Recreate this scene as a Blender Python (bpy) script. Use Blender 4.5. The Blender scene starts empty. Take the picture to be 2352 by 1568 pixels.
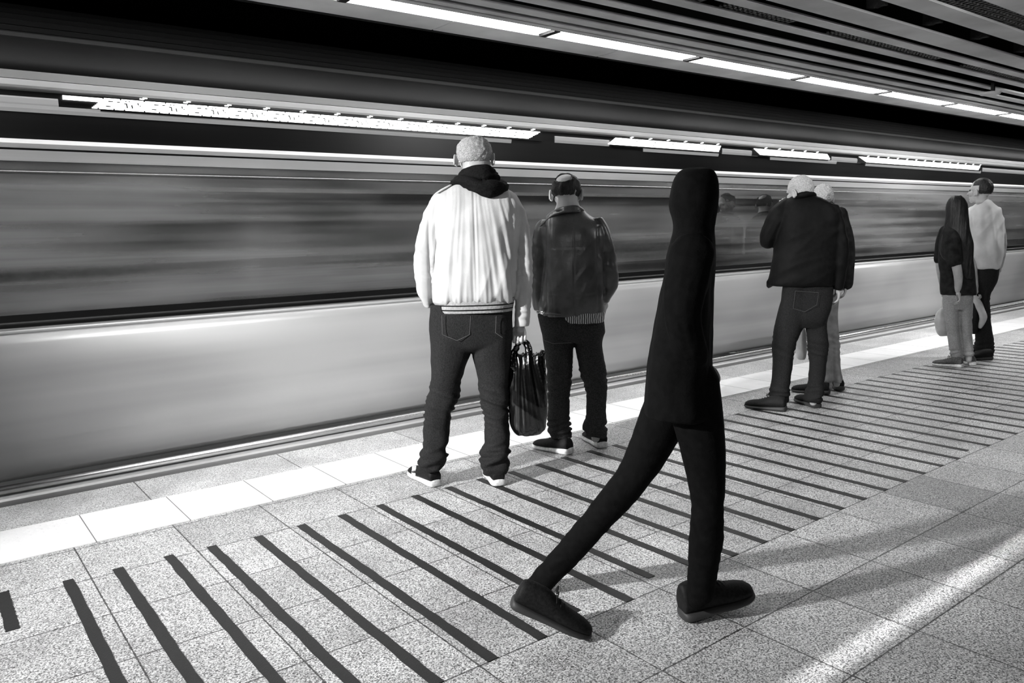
import bpy, bmesh, math, random
import numpy as np
from mathutils import Vector, Matrix, noise

random.seed(7)
S = bpy.context.scene
COL = S.collection

# ------------------------------------------------------------------ camera
W, H = 2352, 1568
V1, V2, CH = (3530, 480), (-225, 565), 1.3          # vanishing points of the platform's two directions, eye height
_a = np.array([V1[0] - W / 2, V1[1] - H / 2]); _b = np.array([V2[0] - W / 2, V2[1] - H / 2])
F = math.sqrt(-(_a @ _b))
_X = np.array([_a[0], _a[1], F]); _X /= np.linalg.norm(_X)
_Y = np.array([_b[0], _b[1], F]); _Y /= np.linalg.norm(_Y)
RM = np.stack([_X, _Y, np.cross(_X, _Y)], 1)
cam = bpy.data.objects.new('camera', bpy.data.cameras.new('camera'))
COL.objects.link(cam)
right, up, back = RM.T @ [1, 0, 0], RM.T @ [0, -1, 0], RM.T @ [0, 0, -1]
cam.matrix_world = Matrix([[right[i], up[i], back[i], (0, 0, CH)[i]] for i in range(3)] + [[0, 0, 0, 1]])
cam.data.sensor_width = 36; cam.data.lens = F / W * 36
cam.data.clip_start = .05; cam.data.clip_end = 200
S.camera = cam

# ------------------------------------------------------------------ world, lights, exposure
S.view_settings.view_transform = 'Standard'; S.view_settings.look = 'None'
S.view_settings.gamma = 1; S.view_settings.use_curve_mapping = False
S.view_settings.exposure = 0.0
try: S.cycles.use_denoising = True
except Exception: pass
S.cycles.max_bounces = 6
wd = bpy.data.worlds.new('world'); S.world = wd; wd.use_nodes = True
wd.node_tree.nodes['Background'].inputs[0].default_value = (.5, .5, .5, 1)
wd.node_tree.nodes['Background'].inputs[1].default_value = .015
LAMP_E = 19.0          # emission of the ceiling lamps
def area(name, loc, aim, power, sx, sy, spread=math.pi):
    l = bpy.data.lights.new(name, 'AREA'); l.shape = 'RECTANGLE'; l.size = sx; l.size_y = sy; l.energy = power
    l.spread = spread
    o = bpy.data.objects.new(name, l); COL.objects.link(o); o.location = loc
    o.rotation_euler = (Vector(aim) - Vector(loc)).to_track_quat('-Z', 'Y').to_euler(); return o
area('spotlight_beam', (-2.9, 2.7, 2.57), (2.6, 2.9, .4), 100, .2, .2, .95)
area('spotlight_beam', (-.6, -.6, 2.57), (2.2, 3.0, .4), 24, 1.2, .3)
area('spotlight_beam', (9.2, 2.6, 2.56), (9.8, 3.8, .6), 42, .6, .1, 2.4)
area('added_slot_beam', (3.4, 1.16, 2.58), (3.4, 1.16, 0), 1.4, 5.0, .02, .045)  # added narrow beam, stands in for a lamp reflection on the floor
area('spotlight_beam', (5.0, 1.0, 2.57), (6.4, 4.2, .6), 40, 1.4, .2)

def g(v):                      # display grey 0-255 -> linear
    c = v / 255; c = c / 12.92 if c <= .04045 else ((c + .055) / 1.055) ** 2.4
    return (c, c, c, 1)

# ------------------------------------------------------------------ pixels <-> metres
C0 = np.array([0, 0, CH])
def ray(u, v): return RM.T @ np.array([(u - W / 2) / F, (v - H / 2) / F, 1.0])
def onfloor(u, v, z=0):
    d = ray(u, v); return C0 + (z - CH) / d[2] * d

# ------------------------------------------------------------------ materials
def newmat(name):
    m = bpy.data.materials.new(name); m.use_nodes = True
    nt = m.node_tree; b = nt.nodes['Principled BSDF']; return m, nt, b
def N(nt, t, **k):
    n = nt.nodes.new(t)
    for a, v in k.items(): setattr(n, a, v)
    return n
def math_(nt, op, a, b=None, c=None, clamp=False):
    n = N(nt, 'ShaderNodeMath', operation=op); n.use_clamp = clamp
    for i, x in enumerate((a, b, c)):
        if x is None: continue
        if hasattr(x, 'links') or isinstance(x, bpy.types.NodeSocket): nt.links.new(x, n.inputs[i])
        else: n.inputs[i].default_value = x
    return n.outputs[0]
def coords(nt, scale=(1, 1, 1), kind='Object'):
    tc = N(nt, 'ShaderNodeTexCoord'); mp = N(nt, 'ShaderNodeMapping'); mp.inputs['Scale'].default_value = scale
    nt.links.new(tc.outputs[kind], mp.inputs[0]); return mp.outputs[0]
def noise_(nt, vec, scale, detail=3, rough=.5):
    n = N(nt, 'ShaderNodeTexNoise'); n.inputs['Scale'].default_value = scale
    n.inputs['Detail'].default_value = detail; n.inputs['Roughness'].default_value = rough
    nt.links.new(vec, n.inputs['Vector']); return n.outputs[0]
def ramp(nt, fac, stops):
    r = N(nt, 'ShaderNodeValToRGB'); e = r.color_ramp.elements
    while len(e) < len(stops): e.new(.5)
    for i, (p, v) in enumerate(stops): e[i].position = p; e[i].color = g(v)
    nt.links.new(fac, r.inputs[0]); return r.outputs[0]
def simple(name, v, rough=.6, metal=0, spec=.5, nz=None, bump=0, bscale=60, vec=(1, 1, 1), sheen=0):
    """plain grey material with optional mottling nz=(scale, low, high) and bump"""
    m, nt, b = newmat(name)
    b.inputs['Base Color'].default_value = g(v); b.inputs['Roughness'].default_value = rough
    b.inputs['Metallic'].default_value = metal; b.inputs['Specular IOR Level'].default_value = spec
    if sheen: b.inputs['Sheen Weight'].default_value = sheen
    co = coords(nt, vec)
    if nz: nt.links.new(ramp(nt, noise_(nt, co, nz[0], 4), [(.35, nz[1]), (.65, nz[2])]), b.inputs['Base Color'])
    if bump:
        bp = N(nt, 'ShaderNodeBump'); bp.inputs['Strength'].default_value = bump; bp.inputs['Distance'].default_value = .004
        nt.links.new(noise_(nt, co, bscale, 4), bp.inputs['Height']); nt.links.new(bp.outputs[0], b.inputs['Normal'])
    return m
def emit(name, e, v=255):
    m, nt, b = newmat(name); b.inputs['Base Color'].default_value = g(v)
    b.inputs['Emission Color'].default_value = (1, 1, 1, 1); b.inputs['Emission Strength'].default_value = e; return m

TX, TP, TY, TQ = .05, .402, 3.31, .37      # tile grid: x origin, x pitch, y origin, y pitch
def granite(name, lo, hi, px, py, jw=.0029, x0=TX, y0=TY, dark=True):
    m, nt, b = newmat(name)
    co = coords(nt)
    sp = N(nt, 'ShaderNodeSeparateXYZ'); nt.links.new(co, sp.inputs[0]); x, y = sp.outputs[0], sp.outputs[1]
    grain = noise_(nt, co, 150, 4, .66)
    vo = N(nt, 'ShaderNodeTexVoronoi'); vo.inputs['Scale'].default_value = 260; nt.links.new(co, vo.inputs['Vector'])
    vr = N(nt, 'ShaderNodeSeparateColor'); nt.links.new(vo.outputs['Color'], vr.inputs[0])
    mix = math_(nt, 'ADD', math_(nt, 'MULTIPLY', grain, .72), math_(nt, 'MULTIPLY', vr.outputs[0], .28))
    col = ramp(nt, mix, [(.33, lo * .5), (.42, lo * 1.4), (.51, (lo + hi) / 2 + 20), (.68, hi)])
    blot = noise_(nt, co, 3.1, 5, .6)                        # wear and grime patches
    shade = math_(nt, 'ADD', math_(nt, 'MULTIPLY', blot, 1.1), .50)
    fx = math_(nt, 'DIVIDE', math_(nt, 'SUBTRACT', x, x0), px); fy = math_(nt, 'DIVIDE', math_(nt, 'SUBTRACT', y, y0), py)
    wn = N(nt, 'ShaderNodeTexWhiteNoise', noise_dimensions='2D'); cb = N(nt, 'ShaderNodeCombineXYZ')
    nt.links.new(math_(nt, 'FLOOR', fx), cb.inputs[0]); nt.links.new(math_(nt, 'FLOOR', fy), cb.inputs[1]); nt.links.new(cb.outputs[0], wn.inputs['Vector'])
    shade = math_(nt, 'MULTIPLY', shade, math_(nt, 'ADD', math_(nt, 'MULTIPLY', wn.outputs[0], .22), .87))
    if dark:    # the one noticeably darker paver
        ix = math_(nt, 'COMPARE', math_(nt, 'FLOOR', fx), 9.0, .3); iy = math_(nt, 'COMPARE', math_(nt, 'FLOOR', fy), -5.0, .3)
        shade = math_(nt, 'MULTIPLY', shade, math_(nt, 'SUBTRACT', 1.0, math_(nt, 'MULTIPLY', math_(nt, 'MULTIPLY', ix, iy), .42)))
    spots = noise_(nt, co, 11, 6, .7)
    sm = math_(nt, 'MULTIPLY', math_(nt, 'SUBTRACT', spots, .60, clamp=True), 6.0, clamp=True)
    shade = math_(nt, 'MULTIPLY', shade, math_(nt, 'SUBTRACT', 1.0, math_(nt, 'MULTIPLY', sm, .55)))
    wob = math_(nt, 'MULTIPLY', math_(nt, 'SUBTRACT', noise_(nt, co, 40, 2), .5), .006)
    def joint(f, p):
        d = math_(nt, 'MULTIPLY', math_(nt, 'ABSOLUTE', math_(nt, 'SUBTRACT', math_(nt, 'FRACT', math_(nt, 'ADD', f, .5)), .5)), p)
        return math_(nt, 'LESS_THAN', math_(nt, 'ADD', d, wob), jw)
    j = math_(nt, 'MAXIMUM', joint(fx, px), joint(fy, py))
    shade = math_(nt, 'MULTIPLY', shade, math_(nt, 'SUBTRACT', 1.0, math_(nt, 'MULTIPLY', j, .85)))
    mx = N(nt, 'ShaderNodeVectorMath', operation='SCALE'); nt.links.new(col, mx.inputs[0]); nt.links.new(shade, mx.inputs[3])
    nt.links.new(mx.outputs[0], b.inputs['Base Color'])
    b.inputs['Roughness'].default_value = .42; b.inputs['Specular IOR Level'].default_value = .35
    nt.links.new(ramp(nt, blot, [(.3, 150), (.7, 200)]), b.inputs['Roughness'])
    bp = N(nt, 'ShaderNodeBump'); bp.inputs['Strength'].default_value = .25; bp.inputs['Distance'].default_value = .002
    nt.links.new(math_(nt, 'SUBTRACT', mix, j), bp.inputs['Height']); nt.links.new(bp.outputs[0], b.inputs['Normal'])
    return m
def tactile_mat():
    m, nt, b = newmat('tactile_paving')
    co = coords(nt); sp = N(nt, 'ShaderNodeSeparateXYZ'); nt.links.new(co, sp.inputs[0])
    x, y = sp.outputs[0], sp.outputs[1]
    def cell(s, o, p): return math_(nt, 'MULTIPLY', math_(nt, 'SUBTRACT', math_(nt, 'FRACT', math_(nt, 'DIVIDE', math_(nt, 'SUBTRACT', s, o), p)), .5), p)
    cx_, cy_ = cell(x, .54, .05), cell(y, 3.71, .0525)
    r = math_(nt, 'SQRT', math_(nt, 'ADD', math_(nt, 'MULTIPLY', cx_, cx_), math_(nt, 'MULTIPLY', cy_, cy_)))
    dome = math_(nt, 'SUBTRACT', 1.0, math_(nt, 'DIVIDE', r, .013), clamp=True)
    dome = math_(nt, 'SMOOTH_MIN', math_(nt, 'MULTIPLY', dome, 3.0), 1.0, .3)
    jd = math_(nt, 'ABSOLUTE', math_(nt, 'SUBTRACT', cell(x, .54 - .1975, .395), 0))
    j = math_(nt, 'LESS_THAN', jd, .0025)
    n1 = noise_(nt, co, 5, 5, .6); n2 = noise_(nt, co, 150, 2)
    base = ramp(nt, math_(nt, 'ADD', math_(nt, 'MULTIPLY', n1, .7), math_(nt, 'MULTIPLY', n2, .3)), [(.3, 240), (.6, 253)])
    mx = N(nt, 'ShaderNodeVectorMath', operation='SCALE'); nt.links.new(base, mx.inputs[0])
    nt.links.new(math_(nt, 'SUBTRACT', 1.0, math_(nt, 'MULTIPLY', j, .8)), mx.inputs[3])
    nt.links.new(mx.outputs[0], b.inputs['Base Color']); b.inputs['Roughness'].default_value = .5
    bp = N(nt, 'ShaderNodeBump'); bp.inputs['Strength'].default_value = .22; bp.inputs['Distance'].default_value = .004
    nt.links.new(dome, bp.inputs['Height']); nt.links.new(bp.outputs[0], b.inputs['Normal'])
    return m
def streaked(name, lo, hi, rough, metal=.0, sx=.25, sz=22, lowfreq=True, spec=.5):
    m, nt, b = newmat(name)
    a = noise_(nt, coords(nt, (sx, 1, sz)), 1.0, 2, .5)
    c = noise_(nt, coords(nt, (.8, .8, 1.6)), 1.0, 2, .4)
    f = math_(nt, 'ADD', math_(nt, 'MULTIPLY', a, .3), math_(nt, 'MULTIPLY', c, .7))
    rc = ramp(nt, f, [(.32, lo), (.66, hi)]); rc.node.color_ramp.interpolation = 'EASE'; nt.links.new(rc, b.inputs['Base Color'])
    b.inputs['Roughness'].default_value = rough; b.inputs['Metallic'].default_value = metal; b.inputs['Specular IOR Level'].default_value = spec
    return m
def glass_mat():
    m = bpy.data.materials.new('tinted_train_glass'); m.use_nodes = True; nt = m.node_tree
    nt.nodes.clear(); out = N(nt, 'ShaderNodeOutputMaterial')
    tr = N(nt, 'ShaderNodeBsdfTransparent'); tr.inputs[0].default_value = (.50, .50, .50, 1)
    gl = N(nt, 'ShaderNodeBsdfGlossy'); gl.inputs['Roughness'].default_value = .16; gl.inputs[0].default_value = (.7, .7, .7, 1)
    df = N(nt, 'ShaderNodeBsdfDiffuse'); df.inputs[0].default_value = g(158)
    a = noise_(nt, coords(nt, (.2, 1, 11)), 1.0, 3, .5)       # dried wash streaks along the glass
    b2 = noise_(nt, coords(nt, (.5, 1, 3.2)), 1.0, 3, .5)
    f = math_(nt, 'MULTIPLY', math_(nt, 'SUBTRACT', math_(nt, 'ADD', math_(nt, 'MULTIPLY', a, .5), math_(nt, 'MULTIPLY', b2, .5)), .30), 1.0)
    mr = N(nt, 'ShaderNodeMapRange', interpolation_type='SMOOTHSTEP'); nt.links.new(f, mr.inputs[0]); mr.inputs[1].default_value = .08; mr.inputs[2].default_value = .36; mr.inputs[3].default_value = .03; mr.inputs[4].default_value = .62; ge = N(nt, 'ShaderNodeNewGeometry'); front = math_(nt, 'SUBTRACT', 1.0, ge.outputs['Backfacing']); f = math_(nt, 'MULTIPLY', mr.outputs[0], front)
    m1 = N(nt, 'ShaderNodeMixShader'); nt.links.new(f, m1.inputs[0]); nt.links.new(tr.outputs[0], m1.inputs[1]); nt.links.new(df.outputs[0], m1.inputs[2])
    fr = N(nt, 'ShaderNodeFresnel'); fr.inputs[0].default_value = 1.5
    m2 = N(nt, 'ShaderNodeMixShader'); nt.links.new(math_(nt, 'MULTIPLY', math_(nt, 'ADD', fr.outputs[0], .03), front), m2.inputs[0]); nt.links.new(m1.outputs[0], m2.inputs[1]); nt.links.new(gl.outputs[0], m2.inputs[2])
    nt.links.new(m2.outputs[0], out.inputs[0]); return m

M = dict(
    floor=granite('speckled_granite', 84, 230, TP, TQ),
    edge=granite('edge_granite', 125, 240, .80, 5.0, x0=.867, y0=2.0, dark=False),
    tact=tactile_mat(),
    stripe=simple('black_rubber', 16, .5, nz=(60, 12, 22), bump=.3, bscale=300),
    slat=simple('painted_slat', 180, .55, nz=(2.2, 165, 195), bump=.1, bscale=8),
    soffit=simple('soffit_panel', 230, .45, nz=(1.6, 205, 245), bump=.05, bscale=6),
    black=simple('matte_black', 10, .9), dark=simple('dark_metal', 26, .5, .3),
    void=simple('sooty_concrete', 26, .9, nz=(1.5, 18, 34)),
    mesh=simple('dark_tray', 60, .6, nz=(40, 30, 85)),
    lamp=emit('lamp_diffuser', LAMP_E), 
    body=streaked('brushed_train_side', 146, 178, .36, .25, sz=9, spec=.4),
    upper=streaked('pale_train_panel', 172, 205, .38, .2),
    roof=streaked('dusty_roof', 16, 34, .6, .0, sx=.4, sz=3, spec=.25),
    rib=simple('dark_rib', 22, .9, 0, .1), ribl=simple('dull_metal_rib', 48, .8, 0, .2),
    trim=simple('bright_trim', 190, .25, .85), gasket=simple('black_gasket', 12, .35),
    recess=streaked('black_train_band', 8, 26, .3, 0, spec=.4),
    glass=glass_mat(), led=emit('lit_diode', 2.2), glow=emit('painted_reflection', .16, 110),  # glow: weak emission painting the reflections around the signs
    inwall=streaked('carriage_lining', 90, 170, .6, 0, sx=.5, sz=9), seat=simple('seat_fabric', 75, .8, nz=(30, 60, 90)),
    inlamp=emit('carriage_lamp', 22), rail=simple('steel_rail', 190, .25, .9),
)

# ------------------------------------------------------------------ object helpers
def tag(o, label=None, cat=None, group=None, kind=None):
    for k, v in (('label', label), ('category', cat), ('group', group), ('kind', kind)):
        if v: o[k] = v
    return o
def empty(name, loc=(0, 0, 0)):
    o = bpy.data.objects.new(name, None); COL.objects.link(o); o.location = loc; o.empty_display_size = .1; return o
def link(name, me, mat, parent=None, smooth=True):
    o = bpy.data.objects.new(name, me); COL.objects.link(o)
    mats = mat if isinstance(mat, (list, tuple)) else [mat]
    for m in mats: me.materials.append(m)
    if smooth: me.polygons.foreach_set('use_smooth', [True] * len(me.polygons))
    if parent:
        o.parent = parent
        o.matrix_parent_inverse = Matrix.Translation(-world_loc(parent))
    return o
def world_loc(o):
    return (world_loc(o.parent) + o.matrix_parent_inverse.translation + o.location) if o.parent else o.location.copy()
def tomesh(bm, name='m'):
    me = bpy.data.meshes.new(name); bmesh.ops.recalc_face_normals(bm, faces=bm.faces); bm.to_mesh(me); bm.free(); return me
def box(bm, x0, x1, y0, y1, z0, z1):
    v = [bm.verts.new((x, y, z)) for x in (x0, x1) for y in (y0, y1) for z in (z0, z1)]
    for f in ((0, 1, 3, 2), (4, 6, 7, 5), (0, 4, 5, 1), (2, 3, 7, 6), (0, 2, 6, 4), (1, 5, 7, 3)): bm.faces.new([v[i] for i in f])
def boxobj(name, b, mat, parent=None, bev=0):
    bm = bmesh.new(); box(bm, *b)
    if bev: bmesh.ops.bevel(bm, geom=bm.edges[:], offset=bev, segments=2, affect='EDGES')
    return link(name, tomesh(bm), mat, parent, smooth=False)
def extrude_x(bm, prof, x0, x1, thick=None):
    """closed (y,z) profile swept along the track"""
    a = [bm.verts.new((x0, y, z)) for y, z in prof]; b = [bm.verts.new((x1, y, z)) for y, z in prof]
    n = len(prof)
    for i in range(n): bm.faces.new((a[i], a[(i + 1) % n], b[(i + 1) % n], b[i]))
    bm.faces.new(a[::-1]); bm.faces.new(b)
def ribbon(prof, t):
    """thicken an open (y,z) line towards +y into a closed profile"""
    return prof + [(y + t, z) for y, z in prof[::-1]]
def sweep(name, prof, x0, x1, mat, parent=None, smooth=False):
    bm = bmesh.new(); extrude_x(bm, prof, x0, x1); return link(name, tomesh(bm), mat, parent, smooth)
def ring_tube(bm, rings, cap=True):
    """rings: list of lists of Vector, same count"""
    vs = [[bm.verts.new(p) for p in r] for r in rings]; n = len(vs[0])
    for a, b in zip(vs, vs[1:]):
        for i in range(n): bm.faces.new((a[i], a[(i + 1) % n], b[(i + 1) % n], b[i]))
    if cap: bm.faces.new(vs[0][::-1]); bm.faces.new(vs[-1])
def path_tube(bm, pts, rad, seg=12, flat=1.0, upv=(0, 0, 1), sub=4):
    """round tube through 3-D points, radii per point, domed ends"""
    P = [Vector(p) for p in pts]; R_ = list(rad)
    if len(P) > 2 and sub > 1: P, R_ = smooth_path(P, R_, sub)
    t0 = (P[1] - P[0]).normalized(); t1 = (P[-1] - P[-2]).normalized(); r0, r1 = R_[0], R_[-1]
    P = [P[0] - t0 * r0 * .85, P[0] - t0 * r0 * .5] + P + [P[-1] + t1 * r1 * .5, P[-1] + t1 * r1 * .85]
    R_ = [r0 * .45, r0 * .85] + R_ + [r1 * .85, r1 * .45]
    rings = []; u = Vector(upv)
    for i, p in enumerate(P):
        t = (P[min(i + 1, len(P) - 1)] - P[max(i - 1, 0)]).normalized()
        s = t.cross(u)
        if s.length < .05: s = t.cross(Vector((1, 0, 0)))
        s.normalize(); w = s.cross(t).normalized(); u = w
        rings.append([p + (s * math.cos(a) + w * math.sin(a) * flat) * R_[i] for a in (2 * math.pi * k / seg for k in range(seg))])
    ring_tube(bm, rings)
def smooth_path(P, R_, sub):
    P2, R2 = [], []
    for i in range(len(P) - 1):
        p0, p1, p2, p3 = P[max(i - 1, 0)], P[i], P[i + 1], P[min(i + 2, len(P) - 1)]
        for k in range(sub):
            t = k / sub
            P2.append(.5 * ((2 * p1) + (p2 - p0) * t + (2 * p0 - 5 * p1 + 4 * p2 - p3) * t * t + (3 * p1 - p0 - 3 * p2 + p3) * t ** 3))
            R2.append(R_[i] * (1 - t) + R_[i + 1] * t)
    return P2 + [P[-1]], R2 + [R_[-1]]
def blob(bm, c, r, axes=None, seg=20):
    """ellipsoid; axes = (x,y,z) unit vectors"""
    m = Matrix.Translation(c)
    if axes: m = m @ Matrix([[axes[j][i] for j in range(3)] + [0] for i in range(3)] + [[0, 0, 0, 1]])
    m = m @ Matrix.Diagonal((*r, 1)); bmesh.ops.create_uvsphere(bm, u_segments=seg, v_segments=seg * 2 // 3, radius=1, matrix=m)
def remeshed(bm, voxel, smooth=2, disp=None):
    """fuse overlapping closed shapes into one skin, relax it, push folds into it"""
    me = tomesh(bm, 'tmp'); o = bpy.data.objects.new('tmp', me); COL.objects.link(o)
    m = o.modifiers.new('r', 'REMESH'); m.mode = 'VOXEL'; m.voxel_size = voxel
    if smooth:
        s = o.modifiers.new('s', 'SMOOTH'); s.iterations = smooth; s.factor = .5
    dg = bpy.context.evaluated_depsgraph_get(); out = bpy.data.meshes.new_from_object(o.evaluated_get(dg), depsgraph=dg)
    bpy.data.objects.remove(o); bpy.data.meshes.remove(me)
    if disp:
        co = np.empty(len(out.vertices) * 3, np.float32); out.vertices.foreach_get('co', co)
        no = np.empty(len(out.vertices) * 3, np.float32); out.vertex_normals.foreach_get('vector', no)
        co = co.reshape(-1, 3); no = no.reshape(-1, 3)
        d = np.array([disp(Vector(c), Vector(n)) for c, n in zip(co, no)], np.float32)
        co += no * d[:, None]; out.vertices.foreach_set('co', co.ravel()); out.update()
    return out

# ================================================================== the setting
XA, XB = -4.0, 42.0
EDGE = 4.54
tag(boxobj('floor', (XA, XB, -6, 3.71, -.25, 0), M['floor']), kind='structure')
tag(boxobj('trim_1', (XA, XB, 4.14, EDGE, -.25, 0), M['edge'], bev=.004), kind='structure')
tag(boxobj('trim_2', (XA, XB, 3.71, 4.14, -.25, .004), M['tact']), 'pale tactile warning strip along the platform edge', kind='structure')
tag(boxobj('wall_platform', (XA, XB, EDGE - .3, EDGE - .06, -1.3, -.25), M['void']), kind='structure')
tag(boxobj('track_floor', (XA, XB, EDGE - .06, 9.0, -1.4, -1.3), M['void']), kind='structure')
tag(boxobj('wall_tunnel', (XA, XB, 8.6, 8.8, -1.3, 4.6), M['void']), kind='structure')
tag(boxobj('ceiling', (XA, XB, -6, 8.8, 4.4, 4.6), M['black']), kind='structure')  # plain black, so the gaps between slats come out black
tag(boxobj('wall_back', (XA, XB, -6.2, -6, -.25, 4.6), simple('grey_wall_panel', 120, .6, nz=(2, 105, 130))), kind='structure')
tag(boxobj('wall_left', (XA - .2, XA, -6, 8.8, -1.4, 4.6), M['void']), kind='structure')
tag(boxobj('wall_right', (XB, XB + .2, -6, 8.8, -1.4, 4.6), M['void']), kind='structure')

# black strips set across the platform
def strip(x, y0, y1, w=.040):
    bm = bmesh.new(); n = 26; a, b = [], []
    for i in range(n + 1):
        y = y0 + (y1 - y0) * i / n; j = random.uniform(-.0022, .0022); k = random.uniform(-.0022, .0022)
        a.append([bm.verts.new((x - w / 2 + j, y, z)) for z in (0, .0022)]); b.append([bm.verts.new((x + w / 2 + k, y, z)) for z in (0, .0022)])
    for i in range(n):
        bm.faces.new((a[i][1], b[i][1], b[i + 1][1], a[i + 1][1])); bm.faces.new((a[i][0], a[i][1], a[i + 1][1], a[i + 1][0]))
        bm.faces.new((b[i][1], b[i][0], b[i + 1][0], b[i + 1][1])); bm.faces.new((a[i][0], a[i + 1][0], b[i + 1][0], b[i][0]))
    bm.faces.new((a[0][0], b[0][0], b[0][1], a[0][1])); bm.faces.new((a[-1][0], a[-1][1], b[-1][1], b[-1][0]))
    return link('floor_strip', tomesh(bm), M['stripe'], smooth=False)
ends = {3: 1.89, 5: 1.91, 18: 1.865}
ORD = 'first second third fourth fifth sixth seventh eighth ninth tenth eleventh twelfth thirteenth fourteenth fifteenth sixteenth seventeenth eighteenth nineteenth'.split()
TENS = {20: 'twent', 30: 'thirt', 40: 'fort', 50: 'fift'}
def nth(n):
    if n < 20: return ORD[n - 1]
    t = n // 10 * 10; return TENS[t] + ('ieth' if n == t else 'y-' + ORD[n - t - 1])
for k in range(-4, 44):
    x = 1.106 + .2005 * k
    x = {-1: .913, -2: .745, -3: .553, -4: .377}.get(k, x)
    t = 3.31 + (.012 * -k if k < 0 else 0)
    tag(strip(x, ends.get(k, 1.83), t + random.uniform(-.008, .012), .039), '%s long black strip across the speckled floor, counted from the left' % nth(k + 5),
        'floor strip', 'parallel black strips across the platform')
tag(strip(.165, 3.03, 3.40, .042), 'short stub of black floor strip at the left end of the row', 'floor strip')

# ------------------------------------------------------------------ ceiling: lamps, slats, trays
ZC = 2.62
for k in range(-3, 14):
    x0 = 2.107 + 1.485 * (k - 0) + .035; x1 = x0 + 1.415
    r = empty('ceiling_lamp', (x0 + .72, 4.18, ZC))
    boxobj('lamp_housing', (x0, x1, 4.095, 4.265, ZC + .012, ZC + .09), M['soffit'], r)
    boxobj('lamp_diffuser', (x0 + .015, x1 - .015, 4.105, 4.255, ZC + .0, ZC + .012), M['lamp'], r, bev=.003)
    boxobj('end_bar', (x0 - .058, x0 - .006, 4.10, 4.262, ZC - .008, ZC + .03), M['dark'], r)
    tag(r, ('%s glowing lamp module from the left in the line over the platform edge' % nth(k + 2)) if k >= -1 else 'glowing lamp module of the same line, left of the view', 'ceiling lamp', 'lamp line over the platform edge')
def panel(name, y0, y1, z, mat, x0=XA, x1=XB, h=.016):
    return boxobj(name, (x0, x1, y0, y1, z, z + h), mat, bev=.004)
for k in range(-4, 14):
    x0 = 2.885 + 1.487 * (k - 0); 
    tag(boxobj('soffit_panel', (x0 + .003, x0 + 1.484, 4.268, 4.535, ZC, ZC + .05), M['soffit'], bev=.004),
        ('%s smooth grey soffit panel from the left, beside the lamp line' % nth(k + 2)) if k >= -1 else 'grey soffit panel of the same row, left of the view', 'ceiling panel', 'soffit panels beside the lamp line')
tag(boxobj('lamp_channel', (XA, XB, 4.04, 4.092, ZC - .005, ZC + .1), M['slat'], bev=.003), 'thin grey metal channel along the inner edge of the lamp line', 'ceiling channel')
tag(boxobj('edge_fascia', (XA, XB, 4.538, 4.575, ZC, ZC + .55), M['black']), 'black vertical fascia above the track side of the soffit', 'fascia')
slats = [(3.965, 4.032, 'first narrow grey ceiling slat, next to the lamp line'), (3.815, 3.915, 'grey ceiling slat second out from the lamp line'),
         (3.611, 3.715, 'grey ceiling slat third out from the lamp line'), (3.425, 3.505, 'grey ceiling slat fourth out from the lamp line, with a pale sheen'),
         (3.178, 3.275, 'grey ceiling slat below the cable tray, fifth from the lamps'), (2.971, 3.070, 'grey ceiling slat between the tray and the wide board'),
         (2.705, 2.900, 'wide grey ceiling board below the open steelwork'), (2.345, 2.515, 'grey ceiling board between the two open gaps, upper right'),
         (1.93, 2.165, 'wide grey ceiling board cut by the upper right corner')]
for y0, y1, lab in slats:
    tag(panel('ceiling_slat', y0, y1, ZC, M['slat']), lab, 'ceiling slat')
for y in (1.55, 1.15, .75, .35, -.05, -.45):
    if abs(y - (-.05)) > .01: tag(panel('ceiling_slat', y, y + .2, ZC, M['slat']), 'grey ceiling board behind and above the viewer', 'ceiling slat', 'boards behind the viewer')
def tray(y0, y1, x0, x1, z):
    bm = bmesh.new(); n = int((x1 - x0) / .05)
    for i in range(n + 1): box(bm, x0 + i * .05, x0 + i * .05 + .018, y0, y1, z, z + .012)
    for j in range(5): yy = y0 + (y1 - y0 - .012) * j / 4; box(bm, x0, x1, yy, yy + .012, z, z + .014)
    return link('cable_tray', tomesh(bm), M['mesh'], smooth=False)
for i, (x0, x1) in enumerate([(2.9, 3.9), (4.1, 4.8), (5.3, 6.9), (7.4, 9.0), (9.6, 11.5)]):
    tag(tray(3.055, 3.192, x0, x1, ZC + .0165), ('perforated cable tray above the slats, %s one from the left' % ('first', 'second', 'third', 'fourth', 'fifth')[i]), 'cable tray')
for i, (x0, x1) in enumerate([(4.9, 6.6), (7.1, 9.0)]):
    tag(tray(2.13, 2.36, x0, x1, ZC + .0165), ('perforated tray in the open gap at the upper right, %s' % ('nearer', 'farther')[i]), 'cable tray')
for i, x in enumerate((5.0, 5.75, 6.5, 7.3, 8.1, 9.0)):
    bm = bmesh.new()
    path_tube(bm, [(x, 2.66, ZC + .05), (x + .16, 2.40, ZC + .30), (x + .2, 2.2, ZC + .34)], [.03, .03, .03], 8, sub=1)
    box(bm, x - .02, x + .02, 2.60, 2.72, ZC + .03, ZC + .8)
    tag(link('ceiling_bracket', tomesh(bm), M['black'], smooth=False), 'black slanting hanger bracket in the open ceiling gap, %s from the left' % nth(i + 1), 'bracket', 'hanger brackets in the ceiling gap')
for i, x in enumerate((4.6, 5.35, 6.1, 6.9, 7.7, 8.6)):
    bm = bmesh.new(); box(bm, x, x + .022, 2.62, 2.65, ZC + .07, ZC + 1.0); box(bm, x + .06, x + .075, 2.62, 2.65, ZC + .07, ZC + 1.0)
    tag(link('ceiling_hanger', tomesh(bm), M['black'], smooth=False), 'pair of thin black hanger rods above the wide board, %s from the left' % nth(i + 1), 'hanger', 'hanger rods above the wide board')
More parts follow.
